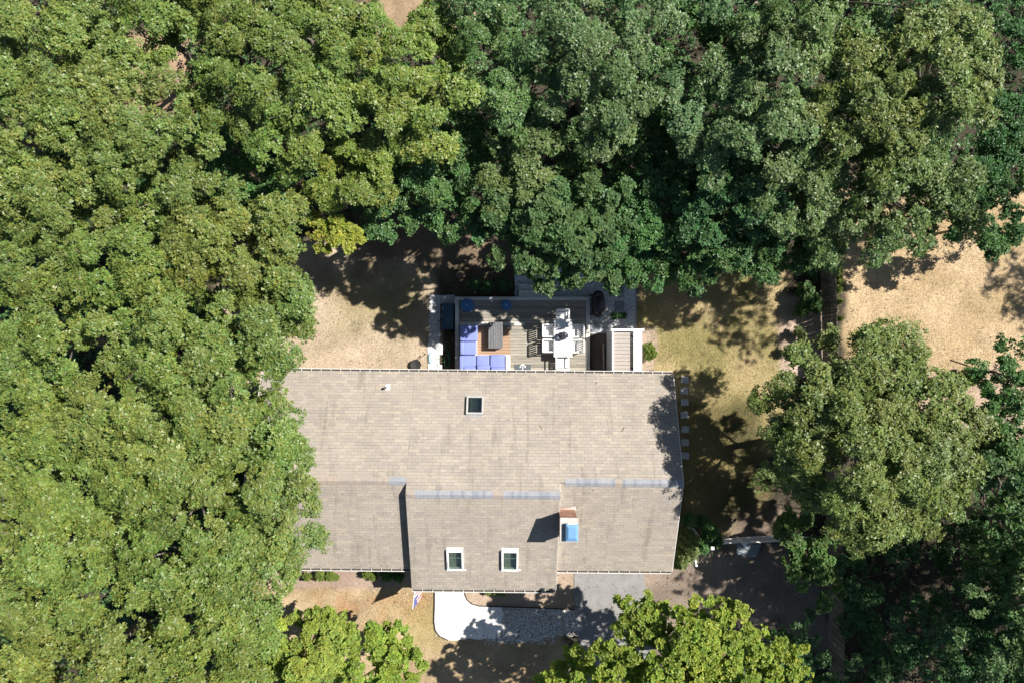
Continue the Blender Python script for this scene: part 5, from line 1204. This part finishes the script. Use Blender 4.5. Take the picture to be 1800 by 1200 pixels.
# ------------------------------------------------------------------ shrubs and pots
def shrub(name, label, lobes_px, style, seed, dens=1.0, cat='shrub', group=None, sc=1.0, z0=0.0):
    r = np.random.default_rng(seed); lobes = []
    for (px, py, rp, zt) in lobes_px:
        x, y, _ = P(px, py, zt * .7); lobes.append((x, y, rp * (H - zt) / F * .8, zt))
    cx, cy = np.mean([l[0] for l in lobes]), np.mean([l[1] for l in lobes]); root = thing(name, label, cat, (cx, cy, z0), 0, group)
    st = STY[style]; pos = []; nrm = []; tone = []
    for (x, y, R, zt) in lobes:
        m = int(dens * 9.5 * R * max(R, .15) / (st['L'] ** 2 * .5)) + 8
        u = r.normal(size=(m, 3)); u /= np.linalg.norm(u, axis=1, keepdims=True); u[:, 2] = np.where(u[:, 2] < -.1, -u[:, 2], u[:, 2])
        hh = max(.1, (zt - z0) * .55)
        pos.append(np.array([x, y, zt - hh]) + u * r.uniform(.55, 1.05, (m, 1)) * np.array([R, R, hh]) * (1 + .2 * np.sin(u[:, 0:1] * 9 + u[:, 1:2] * 7)))
        nrm.append(u * .7 + np.array([0, 0, .8]) + r.normal(size=(m, 3)) * .3); tone.append(np.ones((m, 3)) * r.uniform(.9, 1.1))
    pos = np.concatenate(pos); leaf_cloud('foliage', pos, np.concatenate(nrm), r.uniform(.8, 1.2, len(pos)) * sc, np.concatenate(tone), style, root, M_leafs, np.array([cx, cy, z0]), r)
    for (x, y, R, zt) in lobes:
        for _ in range(2): MB((cx, cy, z0)).tube([(cx + r.uniform(-.05, .05), cy + r.uniform(-.05, .05), z0 - .02), (x + r.uniform(-.3, .3) * R, y + r.uniform(-.3, .3) * R, zt * .7 + z0 * .3)], [.014, .006], 5).build('stem', M_bark, root)
    return root
shrub('shrub', 'bright lime shrub beside the outdoor shower', [(1142, 612, 11, .7), (1147, 622, 9, .6), (1140, 626, 8, .5)], 'shrub', 1)
shrub('shrub', 'leafy pale green shrub at the east front corner of the roof', [(1207, 955, 22, 2.6), (1203, 975, 20, 2.4), (1195, 990, 12, 2), (1215, 945, 15, 2.4), (1212, 968, 18, 2.3)], 'shrub_pale', 2)
shrub('shrub', 'dark green shrub at the east gable behind the white railing', [(1213, 915, 12, 1.8), (1240, 920, 14, 1.8), (1250, 935, 16, 1.6), (1235, 960, 16, 1.3), (1260, 950, 14, 1.2)], 'under', 3)
shrub('shrub', 'glossy green shrub against the wooden fence at the east lawn', [(1418, 510, 15, 1.2), (1425, 530, 17, 1.3), (1412, 545, 12, .9), (1436, 540, 11, 1.2)], 'maple_cool', 4)
shrub('shrub', 'small yellowish shrub on the bare soil by the wooden fence', [(1405, 583, 10, .8), (1412, 590, 8, .7)], 'shrub_pale', 5, dens=.6)
shrub('shrub', 'small pale green shrub at the southern end of the bare soil', [(1387, 617, 10, .7)], 'shrub_pale', 6, dens=.7)
shrub('shrub', 'upright lime vine along the far side of the wooden fence', [(1473, 480, 8, 1.2), (1474, 495, 8, 1.0), (1474, 510, 7, .9), (1476, 530, 5, .6), (1477, 560, 4, .4)], 'shrub', 7)
shrub('shrub', 'lime and yellow shrub at the rim of the lawn beyond the fence', [(1704, 655, 12, .8), (1710, 668, 11, .7), (1718, 660, 9, .6)], 'shrub', 8)
shrub('shrub', 'low green shrub under the front eave, beside the western oak', [(562, 1010, 11, .6), (580, 1012, 10, .6), (590, 1014, 6, .4)], 'shrub', 9)
shrub('shrub', 'dark small shrub at the foot of the oak by the front eave', [(520, 1010, 8, .5), (540, 1013, 8, .5)], 'shrub', 10)
shrub('shrub', 'small green shrub under the front eave beside the shaded strip', [(645, 1009, 9, .6), (656, 1013, 8, .5)], 'shrub', 11)
shrub('shrub', 'green shrub in the shaded corner between the two front eaves', [(680, 1010, 14, .6), (700, 1014, 10, .5)], 'under', 12)
shrub('shrub', 'small dark and lime plants below the front gutter in the mulch bed', [(857, 1040, 6, .4), (872, 1041, 6, .4), (884, 1041, 6, .4)], 'shrub', 13)
shrub('shrub', 'low plant growing through the gravel patio, west one of a pair', [(1080, 555, 6, .22)], 'under', 14, dens=.5)
shrub('shrub', 'low plant growing through the gravel patio, east one of a pair', [(1094.5, 555, 6, .22)], 'under', 15, dens=.5)
shrub('shrub', 'ground-hugging dark plants in the shaded bed north of the deck', [(830, 500, 12, .35), (855, 505, 14, .3), (885, 500, 14, .35)], 'under', 16, dens=.5)
x, y, _ = P(990, 590, ZD + .9); pot = thing('table_plant', 'dark purple plant in a grey pot on the dining table', 'plant', (x, y, ZD + .752))
MB().lathe((0, 0, 0), [(.07, 0), (.11, .12), (.12, .13), (.10, .13), (.02, .12)], 16).build('pot', M_slat, pot)
r = np.random.default_rng(77); m = 46; u = r.normal(size=(m, 3)); u /= np.linalg.norm(u, axis=1, keepdims=True); u[:, 2] = np.abs(u[:, 2])
STY['purple'] = dict(STY['shrub'], cols=[(.08, .07, .12), (.06, .06, .10), (.10, .09, .13)], pet=(.1, .09, .1)); TEMPL['purple'] = TEMPL['shrub']
leaf_cloud('foliage', np.array([0, 0, .2]) + u * np.array([.17, .17, .17]), u + np.array([0, 0, .6]), r.uniform(.8, 1.2, m), np.ones((m, 3)), 'purple', pot, M_leafs, np.zeros(3), r)
print('foliage triangles', NTRI[0])
